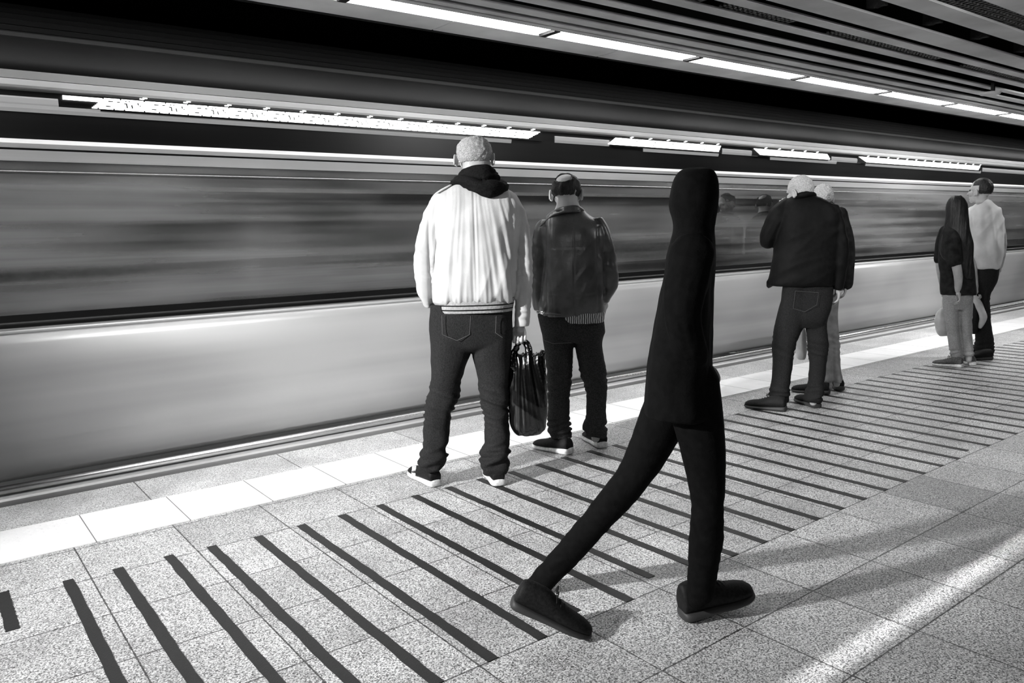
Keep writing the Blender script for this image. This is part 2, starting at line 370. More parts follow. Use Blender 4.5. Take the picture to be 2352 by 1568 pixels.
tag(boxobj('ceiling_duct', (XA, XB, 2.72, 2.98, 3.05, 3.3), simple('grey_duct', 105, .6, nz=(3, 90, 115))), 'dull grey duct running above the open ceiling gap', 'duct')
tag(boxobj('ceiling_beam', (XA, XB, 1.2, 2.0, 3.3, 3.7), M['void']), 'dark concrete beam above the ceiling boards', 'beam')
bm = bmesh.new()
bmesh.ops.create_cone(bm, cap_ends=True, segments=32, radius1=.085, radius2=.1, depth=.02, matrix=Matrix.Translation((8.62, 3.40, 2.545)))
r = empty('ceiling_speaker', (8.62, 3.40, 2.62))
link('speaker_disc', tomesh(bm), M['slat'], r, smooth=False)
boxobj('speaker_stem', (8.66, 8.69, 3.385, 3.415, 2.55, 2.66), M['dark'], r)
tag(r, 'flat round disc hanging below the ceiling slats at the right', 'ceiling speaker')

# the off-frame lamps that light the backs of the waiting people
def downlight(x, y, lab):
    r = empty('ceiling_spotlight', (x, y, 2.62))
    boxobj('spotlight_housing', (x - .16, x + .16, y - .16, y + .16, 2.60, 2.72), M['dark'], r, bev=.01)
    tag(r, lab, 'ceiling lamp')
downlight(-2.9, 2.7, 'square ceiling spotlight left of the people')
r = empty('added_slot_lamp', (3.4, 1.16, 2.62)); boxobj('added_slot_housing', (.9, 5.9, 1.145, 1.175, 2.585, 2.63), M['dark'], r); tag(r, 'long thin lamp added out of view to brighten a band of floor at the right', 'ceiling lamp')  # unseen lamp body added to go with the floor beam
downlight(-.6, -.6, 'square ceiling spotlight behind the viewer')

# ================================================================== the train
TY0 = 4.62; TA, TB = -3.6, 40.0
train = empty('metro_train', (8, 6.0, -.9))
tag(train, 'pale metro train with a long dark window band passing the platform', 'train')
low = [(4.625, .868), (4.60, .80), (4.592, .6), (4.592, .42), (4.602, .30), (4.625, .2), (4.66, .12), (4.70, .085)]
sweep('body_panel', ribbon(low, .05), TA, TB, M['body'], train, True)
def bar(y, z, r, name, mat):
    bm = bmesh.new()
    a = [(y + r * math.cos(t), z + r * math.sin(t)) for t in (2 * math.pi * k / 12 for k in range(12))]
    extrude_x(bm, a, TA, TB); return link(name, tomesh(bm), mat, train, True)
bar(4.655, .052, .024, 'step_rail', M['trim'])
bar(4.625, .862, .012, 'sill_moulding', M['upper'])
sweep('skirt', ribbon([(4.70, .03), (4.70, -.5), (4.85, -.9)], .04), TA, TB, M['dark'], train)
sweep('door_sill', [(4.575, -.02), (4.575, .016), (4.585, .026), (4.72, .026), (4.72, -.02)], TA, TB, M['upper'], train)
sweep('sill_panel', ribbon([(4.625, .832), (4.618, .880)], .05), TA, TB, M['upper'], train)
sweep('window_gasket', [(4.612, .880), (4.612, .945), (4.66, .945), (4.66, .880)], TA, TB, M['gasket'], train)
sweep('drip_rail', [(4.612, .895), (4.606, .902), (4.612, .909)], TA, TB, M['dark'], train)
nwin = 0; xw = TA
while xw < TB - .1:
    x2 = min(xw + 17.4, TB)
    boxobj('window_pane', (xw + .001, x2 - .001, 4.628, 4.636, .945, 1.705), M['glass'], train); xw = x2
sweep('upper_panel', ribbon([(4.622, 1.705), (4.616, 1.758)], .04), TA, TB, M['upper'], train)
sweep('upper_groove', [(4.628, 1.758), (4.628, 1.768), (4.66, 1.768), (4.66, 1.758)], TA, TB, M['dark'], train)
sweep('upper_moulding', ribbon([(4.612, 1.768), (4.608, 1.79), (4.618, 1.812)], .04), TA, TB, M['upper'], train)
sweep('sign_band', ribbon([(4.645, 1.812), (4.64, 2.048)], .04), TA, TB, M['recess'], train)
sweep('gutter_lower', ribbon([(4.62, 2.060), (4.612, 2.070), (4.612, 2.098)], .05), TA, TB, M['upper'], train)
sweep('gutter_upper', ribbon([(4.625, 2.103), (4.64, 2.145)], .05), TA, TB, streaked('gutter_grey', 75, 100, .45, .1), train)
roof = [(4.645, 2.147), (4.652, 2.20), (4.675, 2.255), (4.72, 2.305), (4.80, 2.345)]
sweep('roof_side', ribbon(roof, .06), TA, TB, M['roof'], train, True)
top = [(4.80, 2.345), (4.95, 2.462), (5.12, 2.565), (5.5, 2.64), (6.4, 2.62), (7.0, 2.5), (7.3, 2.2)]
sweep('roof_top', top + [(y, z - .04) for y, z in top[::-1]], TA, TB, M['black'], train, True)  # top plain black, darker than the roof side
for i, (y, z) in enumerate(((4.79, 2.343), (4.84, 2.385), (4.89, 2.425), (4.95, 2.468), (5.02, 2.512), (5.10, 2.556))):
    sweep('roof_rib', [(y - .008, z - .01), (y - .010, z + .012), (y + .010, z + .014), (y + .010, z - .01)], TA, TB, M['rib' if i else 'ribl'], train)  # only the first rib lighter, those behind near black
# carriage interior seen through the glass
sweep('carriage_floor', [(4.68, -.02), (4.68, .02), (7.25, .02), (7.25, -.02)], TA, TB, M['dark'], train)
sweep('carriage_wall', [(7.15, 0), (7.15, 2.2), (7.22, 2.2), (7.22, 0)], TA, TB, M['inwall'], train)
sweep('carriage_ceiling', [(4.70, 2.12), (4.70, 2.16), (7.2, 2.16), (7.2, 2.12)], TA, TB, M['inwall'], train)
sweep('far_window_band', [(7.13, 1.0), (7.13, 1.62), (7.145, 1.62), (7.145, 1.0)], TA, TB, streaked('far_pane_grey', 85, 150, .5, 0, sx=.4, sz=9), train)
sweep('luggage_rail', [(6.9, 1.70), (6.9, 1.735), (7.13, 1.735), (7.13, 1.70)], TA, TB, M['rail'], train)
sweep('interior_lamp', [(5.8, 2.10), (5.8, 2.118), (6.1, 2.118), (6.1, 2.10)], TA, TB, M['inlamp'], train)
for y, z in ((5.35, 1.80), (6.55, 1.80)): bar(y, z, .017, 'handrail', M['rail'])
sweep('seat_bench', [(6.65, .40), (6.65, .46), (7.1, .48), (7.12, .40)], TA, TB, M['seat'], train)
sweep('seat_back', [(6.98, .46), (7.06, 1.12), (7.12, 1.12), (7.12, .46)], TA, TB, M['seat'], train)
sweep('near_seat_back', [(4.78, .46), (4.74, 1.03), (4.80, 1.03), (4.86, .46)], TA, TB, M['seat'], train)

# dot-matrix destination signs in the black band: rows of white diodes
def sign(x0, x1, x0b, x1b, z0=1.984, z1=2.046, tail=None, marks=True):
    t = link('destination_sign', (lambda b: (box(b, x0 - .02, x1 + .02, 4.628, 4.644, z0 - .012, 2.047), tomesh(b))[1])(bmesh.new()), M['recess'], train, smooth=False)
    bm = bmesh.new(); rows = 9; P = .2247; p = P / 27
    holes = {(4, 2), (5, 2), (6, 2), (9, 2), (10, 2), (6, 6), (7, 6), (8, 6), (3, 8), (12, 8), (18, 8), (14, 3), (15, 3), (16, 4), (17, 5), (18, 6), (19, 4), (20, 5), (21, 6), (15, 1), (21, 2), (23, 0), (9, 0), (13, 1), (22, 3), (24, 4)}
    for r_ in range(rows):
        f = r_ / (rows - 1); z = z0 + (z1 - .012 - z0) * f
        a = x0b + (x0 - x0b) * f; b = x1b + (x1 - x1b) * f
        n = int((b - a) / p)
        for c in range(n):
            x = a + c * p; k = c % 27
            if (k, rows - 1 - r_) in holes: continue
            box(bm, x + .0004, x + .0086, 4.622, 4.629, z, z + .0062)
    if tail:
        for r_ in range(3):
            for c in range(int((x0 - tail) / p)): box(bm, tail + c * p, tail + c * p + .0075, 4.622, 4.629, z1 - .028 + r_ * .0072, z1 - .0225 + r_ * .0072)
    if marks:
        x = x0 + .19
        while x < x1 + .02:
            box(bm, x - .016, x + .006, 4.622, 4.629, z1 + .0005, z1 + .0065); box(bm, x, x + .022, 4.622, 4.629, z1 + .006, z1 + .0115); x += P
    link('lit_dots', tomesh(bm), M['led'], t, smooth=False)
sign(.91, 3.87, .85, 3.76, tail=.72)
sign(4.66, 6.02, 4.58, 5.99); sign(6.52, 7.80, 6.62, 7.86); sign(8.44, 11.55, 8.60, 11.50)
for x0, x1 in ((-3.5, .70), (.4, 3.6), (4.02, 4.60), (5.0, 6.0), (6.05, 6.60), (6.8, 8.0), (7.90, 8.50), (8.6, 11.6), (11.65, 13.5)):  # glowing strips added where reflections fall around the signs
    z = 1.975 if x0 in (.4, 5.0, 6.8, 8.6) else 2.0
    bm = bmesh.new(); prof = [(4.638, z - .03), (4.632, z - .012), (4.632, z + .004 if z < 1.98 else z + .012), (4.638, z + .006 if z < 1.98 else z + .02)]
    extrude_x(bm, prof, x0, x1); link('sign_reflection', tomesh(bm), M['glow'], train, smooth=False)

# ================================================================== people
def skin(v=175): return simple('skin', v, .5, nz=(14, v - 14, v + 10), bump=.15, bscale=220)
SK = skin(170)
MD = dict(
    cream=simple('cream_cotton', 182, .75, 0, 0.15, nz=(7, 172, 190), bump=.25, bscale=320, sheen=0),
    rib=simple('grey_ribbing', 150, .8, 0, 0.1, nz=(90, 138, 160), bump=.4, bscale=260),
    navy=simple('black_fleece', 22, .9, 0, 0.05, nz=(200, 16, 30), bump=.4, bscale=200, sheen=0),
    denim=simple('dark_denim', 34, .8, 0, 0.08, nz=(240, 27, 42), bump=.3, bscale=500, vec=(1, 1, .6)),
    denim2=simple('faded_grey_denim', 40, .8, 0, 0.08, nz=(160, 32, 52), bump=.3, bscale=400),
    denim3=simple('pale_denim', 150, .85, 0, 0.1, nz=(120, 138, 162), bump=.3, bscale=300),
    leather=simple('worn_leather', 44, .36, nz=(9, 46, 74), bump=.25, bscale=60),
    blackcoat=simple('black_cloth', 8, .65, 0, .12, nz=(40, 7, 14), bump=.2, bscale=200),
    walkcoat=simple('black_wool', 9, .85, 0, .08, nz=(50, 6, 12), bump=.3, bscale=150),
    tee=simple('pale_jersey', 205, .8, 0, 0.1, nz=(8, 195, 214), bump=.2, bscale=300),
    darktee=simple('charcoal_jersey', 36, .85, 0, 0.06, nz=(20, 28, 44), bump=.2, bscale=300),
    hairgrey=simple('cropped_grey_hair', 150, .7, 0, 0.15, nz=(420, 95, 215), bump=1.0, bscale=420),
    hairdark=simple('dark_hair', 22, .5, 0, .3, nz=(90, 12, 38), bump=.8, bscale=160, vec=(1, 1, .25)),
    hairwhite=simple('white_hair', 185, .6, 0, 0.15, nz=(200, 150, 205), bump=.8, bscale=250),
    shoe=simple('black_shoe_fabric', 20, .6, 0, 0.15, nz=(120, 14, 28), bump=.3, bscale=300), sole=simple('white_foam_sole', 205, .5, nz=(60, 185, 218), bump=.2, bscale=90),
    darksole=simple('dark_rubber_sole', 45, .6), greyshoe=simple('grey_canvas', 82, .8, 0, 0.1, nz=(80, 72, 95)), white=simple('white_print', 235, .5),
    eye=simple('eye', 60, .2), silver=simple('silver_ring', 220, .2, 1),
)
class Fig:
    """places shapes of one standing figure: pixel rows of its outline at the figure's own distance"""
    def __init__(s, u, v):
        s.p0 = onfloor(u, v); s.D = math.hypot(s.p0[0], s.p0[1]); s.n = Vector((s.p0[0] / s.D, s.p0[1] / s.D, 0)); s.side = Vector((s.n.y, -s.n.x, 0))
        s.root = None
    def pt(s, u, v, off=0):
        d = ray(u, v); t = (s.D + off) / (d[0] * s.n.x + d[1] * s.n.y); return Vector(C0 + t * d)
    def rows(s, bm, rows, seg=28, ex=2.3, sub=4, tilt=False):
        """rows (v, uL, uR, off, halfdepth) -> horizontal elliptical rings"""
        P = []
        for v, ul, ur, off, dep in rows:
            a, b = s.pt(ul, v, off), s.pt(ur, v, off); c = (a + b) / 2; P.append((c.x, c.y, c.z, (b - a).length / 2, dep))
        P = [Vector(p) if False else np.array(p) for p in P]; Q = []
        for i in range(len(P) - 1):
            p0, p1, p2, p3 = P[max(i - 1, 0)], P[i], P[i + 1], P[min(i + 2, len(P) - 1)]
            for k in range(sub):
                t = k / sub; Q.append(.5 * (2 * p1 + (p2 - p0) * t + (2 * p0 - 5 * p1 + 4 * p2 - p3) * t * t + (3 * p1 - p0 - 3 * p2 + p3) * t ** 3))
        Q.append(P[-1]); rings = []
        for q in Q:
            c = Vector(q[:3]); r = []
            for k in range(seg):
                a = 2 * math.pi * k / seg; ca, sa = math.cos(a), math.sin(a)
                r.append(c + s.side * q[3] * math.copysign(abs(ca) ** (2 / ex), ca) + s.n * q[4] * math.copysign(abs(sa) ** (2 / ex), sa))
            rings.append(r)
        ring_tube(bm, rings)
    def path(s, bm, pts, rad, **k): path_tube(bm, [s.pt(*p) for p in pts], rad, **k)
    def loc(s, p):  # lateral, depth, height in the figure's frame
        q = p - Vector(s.p0); return q.dot(s.side), q.dot(s.n), p.z
    def start(s, name, label):
        s.root = empty('person', (s.p0[0], s.p0[1], 0)); tag(s.root, label, 'person'); return s.root
def nz(x, y=0, z=0): return noise.noise(Vector((x, y, z)))
def ridge(x, y=0, z=0): return 1 - 2 * abs(nz(x, y, z))

def head(f, bm, u, v_top, v_chin, wpx, yaw=0, off=0, nod=0, ear=1.0):
    """head facing away along f.n, turned by yaw (positive = to the left); returns frame for hair"""
    top, chin = f.pt(u, v_top, off), f.pt(u, v_chin, off); hgt = top.z - chin.z
    w = (f.pt(u + wpx / 2, v_top, off) - f.pt(u - wpx / 2, v_top, off)).length / 2
    ca, sa = math.cos(yaw), math.sin(yaw); fw = (f.n * ca - f.side * sa).normalized(); rt = Vector((fw.y, -fw.x, 0))
    fw = (fw * math.cos(nod) - Vector((0, 0, 1)) * math.sin(nod)); upv = rt.cross(fw).normalized()
    ax = (rt, fw, upv); k = hgt / .235
    c = (top + chin) / 2
    skull = c + upv * .028 * k - fw * .01 * k
    blob(bm, skull, (w, .097 * k, .09 * k), ax)
    blob(bm, skull - fw * .02 * k - upv * .012 * k, (w * .97, .08 * k, .08 * k), ax)
    blob(bm, c + fw * .03 * k - upv * .045 * k, (w * .78, .062 * k, .07 * k), ax)             # jaw
    blob(bm, c + fw * .072 * k - upv * .098 * k, (w * .32, .02 * k, .018 * k), ax)            # chin
    blob(bm, c + fw * .075 * k + upv * .02 * k, (w * .62, .018 * k, .016 * k), ax)            # brow
    path_tube(bm, [c + fw * .086 * k + upv * .012 * k, c + fw * .102 * k - upv * .012 * k, c + fw * .112 * k - upv * .034 * k], [.008 * k, .010 * k, .014 * k], 8)   # nose
    blob(bm, c + fw * .088 * k - upv * .064 * k, (w * .30, .012 * k, .008 * k), ax); blob(bm, c + fw * .086 * k - upv * .076 * k, (w * .26, .012 * k, .008 * k), ax)  # lips
    for sgn in (-1, 1):
        blob(bm, c + rt * sgn * w * .62 + fw * .055 * k - upv * .028 * k, (w * .3, .026 * k, .028 * k), ax)   # cheek
        e = c + rt * sgn * (w * 1.0) - fw * .004 * k - upv * .02 * k                        # ear: rim, lobe
        er = .032 * k * ear; rim = []
        for i in range(9):
            t = math.radians(-60 + 34 * i); rim.append(e + fw * (-.3 * er * 1 + math.cos(t) * er * .5) * 1 + upv * math.sin(t + .2) * er + rt * sgn * (.010 * k + .006 * k * abs(math.sin(t / 2))))
        path_tube(bm, rim, [.0065 * k] * 9, 8, sub=2)
        blob(bm, e + rt * sgn * .005 * k - upv * .002, (.011 * k, er * .62, er * .98), ax, 12)
        blob(bm, e + rt * sgn * .006 * k - upv * er * .75 + fw * .004, (.006 * k, .009 * k, .010 * k), ax, 10)
    return dict(c=c, skull=skull, w=w, k=k, ax=ax)
def eyes(f, h):
    rt, fw, up_ = h['ax']; k = h['k']; 
    for s_ in (-1, 1):
        bm = bmesh.new(); blob(bm, h['c'] + rt * s_ * h['w'] * .42 + fw * .079 * k + up_ * .002, (.013 * k, .009 * k, .009 * k), h['ax'], 12)
        link('eye', tomesh(bm), MD['eye'], f.root)
def hair_cap(f, h, mat, keep, grow=.006, rough=.0015, name='hair', nzs=90, shape=(1, 1, 1)):
    """hair: part of an ellipsoid around the skull kept where keep(right, forward, up) holds"""
    bm = bmesh.new(); bmesh.ops.create_icosphere(bm, subdivisions=6, radius=1)
    rt, fw, up_ = h['ax']; k = h['k']; ctr = h['skull'] - fw * .008 * k - up_ * .004 * k
    bmesh.ops.delete(bm, geom=[v for v in bm.verts if not keep(*(v.co + .035 * Vector((nz(v.co.x * 9, v.co.y * 9, v.co.z * 9), nz(v.co.y * 9, 5, v.co.z * 9), nz(v.co.z * 9, v.co.x * 9, 8)))))], context='VERTS')
    for v in bm.verts:
        d = v.co.copy(); n_ = nz(d.x * nzs / 10, d.y * nzs / 10, d.z * nzs / 10) * rough * 3 + nz(d.x * nzs, d.y * nzs, d.z * nzs) * rough
        v.co = ctr + rt * d.x * (h['w'] * shape[0] + grow + n_) + fw * d.y * (.098 * k * shape[1] + grow + n_) + up_ * d.z * (.094 * k * shape[2] + grow + n_)
    me = tomesh(bm); o = link(name, me, mat, f.root)
    m = o.modifiers.new('thick', 'SOLIDIFY'); m.thickness = .012; m.offset = -1
    return o
def shoe(f, heel, toe, length=.29, mat='shoe', sole='sole', h=.105, width=.098, thick=.032, lift=0, pitch=0, stripes=False, laces=True):
    a, b = Vector(onfloor(*heel)), Vector(onfloor(*toe)); d = (b - a); d.z = 0; d.normalize(); s_ = Vector((d.y, -d.x, 0)); up_ = Vector((0, 0, 1))
    a.z = lift
    if pitch: d2 = d * math.cos(pitch) + up_ * math.sin(pitch); up_ = up_ * math.cos(pitch) - d * math.sin(pitch); d = d2
    def sec(t, hw, z0, z1, top=.6, n=16, sq=2.6):
        r = []
        for k in range(n):
            ang = 2 * math.pi * k / n; ca, sa = math.cos(ang), math.sin(ang)
            x = math.copysign(abs(ca) ** (2 / sq), ca) * hw; zz = math.copysign(abs(sa) ** (2 / sq), sa)
            x *= 1 - (1 - top) * max(0, zz); z = (z0 + z1) / 2 + (z1 - z0) / 2 * zz
            r.append(a + d * (t * length) + s_ * x + up_ * z)
        return r
    w = width / 2; tk = thick
    def mk(tab, **k):
        P = [np.array(q) for q in tab]; rr = []
        for i in range(len(P) - 1):
            for j in range(3):
                t = j / 3; p0, p1, p2, p3 = P[max(i - 1, 0)], P[i], P[i + 1], P[min(i + 2, len(P) - 1)]
                q = .5 * (2 * p1 + (p2 - p0) * t + (2 * p0 - 5 * p1 + 4 * p2 - p3) * t * t + (3 * p1 - p0 - 3 * p2 + p3) * t ** 3); rr.append(sec(q[0], q[1], q[2], q[3], **k))
        rr.append(sec(*P[-1], **k)); bm = bmesh.new(); ring_tube(bm, rr); return bm
    u_ = mk([(.015, w * .45, tk * .8, tk + .03), (.03, w * .66, tk * .6, h * .9), (.10, w * .76, tk * .6, h), (.25, w * .8, tk * .6, h), (.38, w * .84, tk * .6, h * .93), (.5, w * .9, tk * .6, h * .78),
             (.65, w * .97, tk * .55, h * .64), (.8, w * .93, tk * .5, h * .56), (.9, w * .78, tk * .5, h * .48), (.965, w * .5, tk * .5, h * .38), (.985, w * .25, tk * .55, h * .32)])
    up_o = link('shoe', tomesh(u_), MD[mat], f.root)
    so = mk([(-.005, w * .35, .008, tk * 1.15), (.02, w * .7, .002, tk * 1.25), (.1, w * .86, 0, tk * 1.2), (.3, w * .86, 0, tk * 1.0), (.5, w * .92, .001, tk * .85), (.68, w * 1.04, 0, tk * .8), (.84, w * .98, .001, tk * .75), (.94, w * .74, .004, tk * .72), (.99, w * .42, .008, tk * .7), (1.0, w * .2, .012, tk * .66)], top=.96, sq=3.2)
    link('sole', tomesh(so), MD[sole], up_o)
    if stripes:
        for sg in (-1, 1):
            for i in range(3):
                bm = bmesh.new(); t0 = .52 + i * .055
                pts = [a + d * (t0 + q * .10) * length + s_ * sg * w * (.975 - q * .42) + up_ * (tk * 1.0 + q * .040) for q in (0, .33, .66, 1)]
                path_tube(bm, pts, [.0042] * 4, 6, sub=1); link('stripe', tomesh(bm), MD['white'], up_o)
    if laces:
        bm = bmesh.new()
        for i in range(4):
            t = .45 + i * .06; z = h * (.86 - .07 * i)
            path_tube(bm, [a + d * t * length - s_ * w * .45 + up_ * (z - .012), a + d * t * length + up_ * z, a + d * (t + .02) * length + s_ * w * .45 + up_ * (z - .012)], [.003] * 3, 6, sub=2)
        p = a + d * .44 * length + up_ * (h * .93)
        for sg in (-1, 1): path_tube(bm, [p, p + s_ * sg * .02 + up_ * .016, p + s_ * sg * .035 + up_ * .004, p + s_ * sg * .012], [.0025] * 4, 6, sub=3)
        link('laces', tomesh(bm), MD['darksole' if mat != 'shoe' else 'shoe'], up_o)
    return up_o
def hand(bm, wrist, down, fwd, side, curl=.9, size=1.0, grip=False):
    """palm, four unequal bent fingers and a thumb; down = along the hand, fwd = towards thumb side, side = palm normal (palm faces +side)"""
    down, fwd, side = down.normalized(), fwd.normalized(), side.normalized(); k = size
    palm = wrist + down * .05 * k
    blob(bm, palm, (.041 * k, .016 * k, .046 * k), (fwd, side, down), 14)
    path_tube(bm, [wrist - down * .04 * k, wrist, wrist + down * .03 * k], [.028 * k, .026 * k, .03 * k], 12, sub=1)
    for i, (o, L) in enumerate(((.034, .070), (.0115, .078), (-.011, .072), (-.033, .057))):
        b = wrist + down * (.078 - .004 * abs(i - 1)) * k + fwd * o * k; pts = [b - down * .02 * k, b]; ang = 0
        for seg_, add in ((.46, .55), (.36, 1.15), (.30, .95)):
            ang += add * curl; b = b + (down * math.cos(ang) + side * math.sin(ang)) * L * seg_ * k * 1.22; pts.append(b)
        path_tube(bm, pts, [.0095 * k, .0098 * k, .0093 * k, .0087 * k, .0074 * k], 8, sub=2)
    b = wrist + down * .025 * k + fwd * .03 * k + side * .006 * k
    path_tube(bm, [b, b + (fwd * .8 + down * .8 + side * .25).normalized() * .032 * k, b + (fwd * .55 + down * 1.0 + side * .5).normalized() * .062 * k, b + (fwd * .35 + down * 1.0 + side * .7).normalized() * .085 * k], [.014 * k, .012 * k, .0105 * k, .008 * k], 8, sub=2)
def shrink(rows, k=.72): return [(v, (a + b) / 2 - (b - a) / 2 * k, (a + b) / 2 + (b - a) / 2 * k, o, d * k) for v, a, b, o, d in rows]

def jean_folds(f, vk, va, amp=.004, seed=0, vh=None):
    """cross folds bunching behind the knee and above the shoe, long soft folds on the thigh"""
    zk = f.pt(f.u0, vk).z; za = f.pt(f.u0, va).z
    def d(p, n_):
        s_, q, z = f.loc(p); kn = math.exp(-((z - zk) / .11) ** 2); an = math.exp(-((z - za) / .07) ** 2)
        cross = ridge(s_ * 5 + seed, q * 5, z * 26 + s_ * 9) ** 1
        bun = ridge(s_ * 6 + seed, q * 6, z * 30 - s_ * 6)
        soft = nz(s_ * 9 + seed, q * 9, z * 3.2)
        diag = ridge(s_ * 7 + z * 5 + seed, q * 7, z * 7)
        return 2.2 * amp * (1.25 * kn * cross + 1.9 * an * bun + .8 * soft + .45 * diag) - amp * 1.2
    return d

# ---------------------------------------------------------------- 1: man in the light bomber jacket
f = Fig(1068, 1112); f.u0 = 1080
f.start('person', 'man in a light bomber jacket and dark jeans holding a black carrier bag, back turned')
legL = [(700, 984, 1082, .0, .105), (741, 985, 1084, .0, .115), (802, 987, 1083, .0, .105), (864, 989, 1063, .0, .088), (910, 984, 1054, .01, .08), (955, 974, 1038, .01, .076), (1010, 969, 1032, .0, .07), (1032, 966, 1023, .0, .066), (1055, 963, 1023, -.005, .068), (1077, 967, 1014, -.005, .06)]
legR = [(700, 1080, 1176, .0, .105), (741, 1080, 1176, .0, .115), (802, 1083, 1174, .0, .105), (864, 1096, 1170, .0, .088), (910, 1105, 1168, .01, .08), (955, 1111, 1168, .01, .076), (1004, 1111, 1171, .0, .07), (1032, 1107, 1170, .0, .066), (1060, 1105, 1167, -.005, .068), (1087, 1110, 1165, -.005, .06)]
torso = [(420, 1052, 1140, .02, .07), (436, 1022, 1170, .02, .10), (456, 1000, 1192, .01, .125), (490, 998, 1198, .0, .145), (540, 1004, 1194, -.005, .155), (590, 1003, 1192, -.005, .16), (640, 997, 1190, -.005, .165), (675, 993, 1186, -.005, .16), (690, 998, 1181, .0, .145)]
slL = [(446, 1000, 1034, .02, .06), (462, 985, 1030, .02, .07), (490, 972, 1020, .02, .072), (530, 961, 1012, .02, .072), (575, 953, 1008, .03, .07), (615, 950, 1002, .04, .068), (655, 955, 998, .05, .062), (685, 964, 996, .06, .055), (706, 974, 998, .07, .05)]
slR = [(446, 1152, 1186, .02, .06), (462, 1160, 1196, .02, .07), (490, 1176, 1208, .01, .072), (520, 1180, 1214, .01, .072), (560, 1184, 1220, .0, .07), (600, 1187, 1223, -.01, .067), (640, 1187, 1224, -.01, .062), (680, 1184, 1221, -.01, .057), (720, 1180, 1218, .0, .052), (749, 1178, 1216, .01, .05)]
# skin body
bm = bmesh.new()
f.rows(bm, [(372, 1061, 1122, .0, .062), (395, 1062, 1124, .0, .062), (430, 1050, 1140, .01, .075)])
h1 = head(f, bm, 1090, 313, 408, 79, yaw=-.12, off=.02, nod=.1)
f.rows(bm, shrink(torso, .82)); f.rows(bm, shrink(legL)); f.rows(bm, shrink(legR)); f.rows(bm, shrink(slL)); f.rows(bm, shrink(slR[:-1]))
for uu, vv in ((990, 1085), (1142, 1090)): f.path(bm, [(uu, 1050, 0), (uu, vv, .02)], [.026, .026], sub=1)
wr = f.pt(1195, 744, .0)
hand(bm, wr, f.pt(1193, 800, 0) - f.pt(1197, 750, 0), -f.side * .9 + f.n * .35, -f.n, curl=1.15, size=.86)
link('body', remeshed(bm, .0036, 2), SK, f.root); eyes(f, h1)
hair_cap(f, h1, MD['hairgrey'], lambda x, y, z: y < .45 + z * .3 and z > -.66 and not (y > -.1 and z < -.05) and (x + .2) ** 2 + (y + .1) ** 2 + (z - .98) ** 2 > .25, grow=.0035, rough=.0012, nzs=60)
# ring
bm = bmesh.new(); c = f.pt(1205, 783, -.02); bmesh.ops.create_cone(bm, segments=14, radius1=.011, radius2=.011, depth=.007, matrix=Matrix.Translation(c) @ Matrix.Rotation(.3, 4, 'Y')); link('ring', tomesh(bm), MD['silver'], f.root)
# jacket
bm = bmesh.new(); f.rows(bm, torso, 40, 2.5); f.rows(bm, slL); f.rows(bm, slR)
def jd(p, n_):
    s_, q, z = f.loc(p); s0 = s_ - .066
    tt = (1.45 - z) / .53
    crease = -.009 * math.exp(-((abs(s0 + .002) - .203) / .010) ** 2) * (.4 + .6 * min(1, max(0, (1.42 - z) / .1))) * (1 if q < .1 else 0)
    if abs(s0) < .198:
        fan = s0 / (.62 + .55 * max(0, tt))                      # folds fan out downwards from between the shoulders
        a = nz(fan * 22 + 3, z * 1.6, 2) + .5 * nz(fan * 48, z * 2.6, 7)
        dia = ridge(s0 * 10 - z * 5.0, z * 2.5, 5)
        pull = ridge(s0 * 9 + (z if s0 < 0 else -z) * 7, z * 3, 11) * math.exp(-((abs(s0) - .15) / .06) ** 2)
        gath = nz(s0 * 75, z * 4, 1) * math.exp(-max(0, z - .93) / .07)
        seam = -.0025 * math.exp(-((s0 - .02) / .004) ** 2) + .0016 * math.exp(-((abs(s0 - .02) - .010) / .004) ** 2) * (1 + .7 * nz(z * 70, 3))
        back_ = 1 if q < .04 else .5
        return (.0125 * a + .005 * dia + .006 * pull) * back_ * min(1, .35 + tt * 1.2) + .007 * gath + seam + crease
    a = ridge(z * 13 + s_ * 8, q * 6, 3) ; b = nz(z * 34 + s_ * 14, q * 12, 1); el = math.exp(-((z - 1.12) / .14) ** 2)
    cu = math.exp(-((z - .9) / .05) ** 2)
    return .005 * a + .007 * el * b + .006 * cu * nz(z * 60, q * 14, 4) + .004 * nz(s_ * 12, q * 12, z * 4) - .004 + crease
jk = link('jacket', remeshed(bm, .0055, 2, jd), MD['cream'], f.root)
bm = bmesh.new(); f.rows(bm, [(683, 996, 1183, .0, .15), (692, 997, 1181, .0, .148), (703, 997, 1179, .0, .147), (714, 998, 1177, .0, .145)], 48, 2.5)
hb = link('hem_band', remeshed(bm, .005, 1, lambda p, n_: .0012 * nz(f.loc(p)[0] * 160, 0, 0)), MD['rib'], jk)
for v in (696, 706): 
    bm = bmesh.new(); f.rows(bm, [(v - 1.2, 996.3, 1180.5 - (v - 696) * .2, .0, .1495), (v + 1.2, 996.3, 1180.5 - (v - 696) * .2, .0, .1495)], 48, 2.5, sub=1); link('hem_stripe', tomesh(bm), MD['blackcoat'], hb)
bm = bmesh.new(); f.path(bm, [(1032, 427, .0), (1014, 437, -.005), (1001, 446, .0), (994, 454, .01)], [.015, .018, .018, .016], flat=.35); link('epaulette', tomesh(bm), MD['cream'], jk)
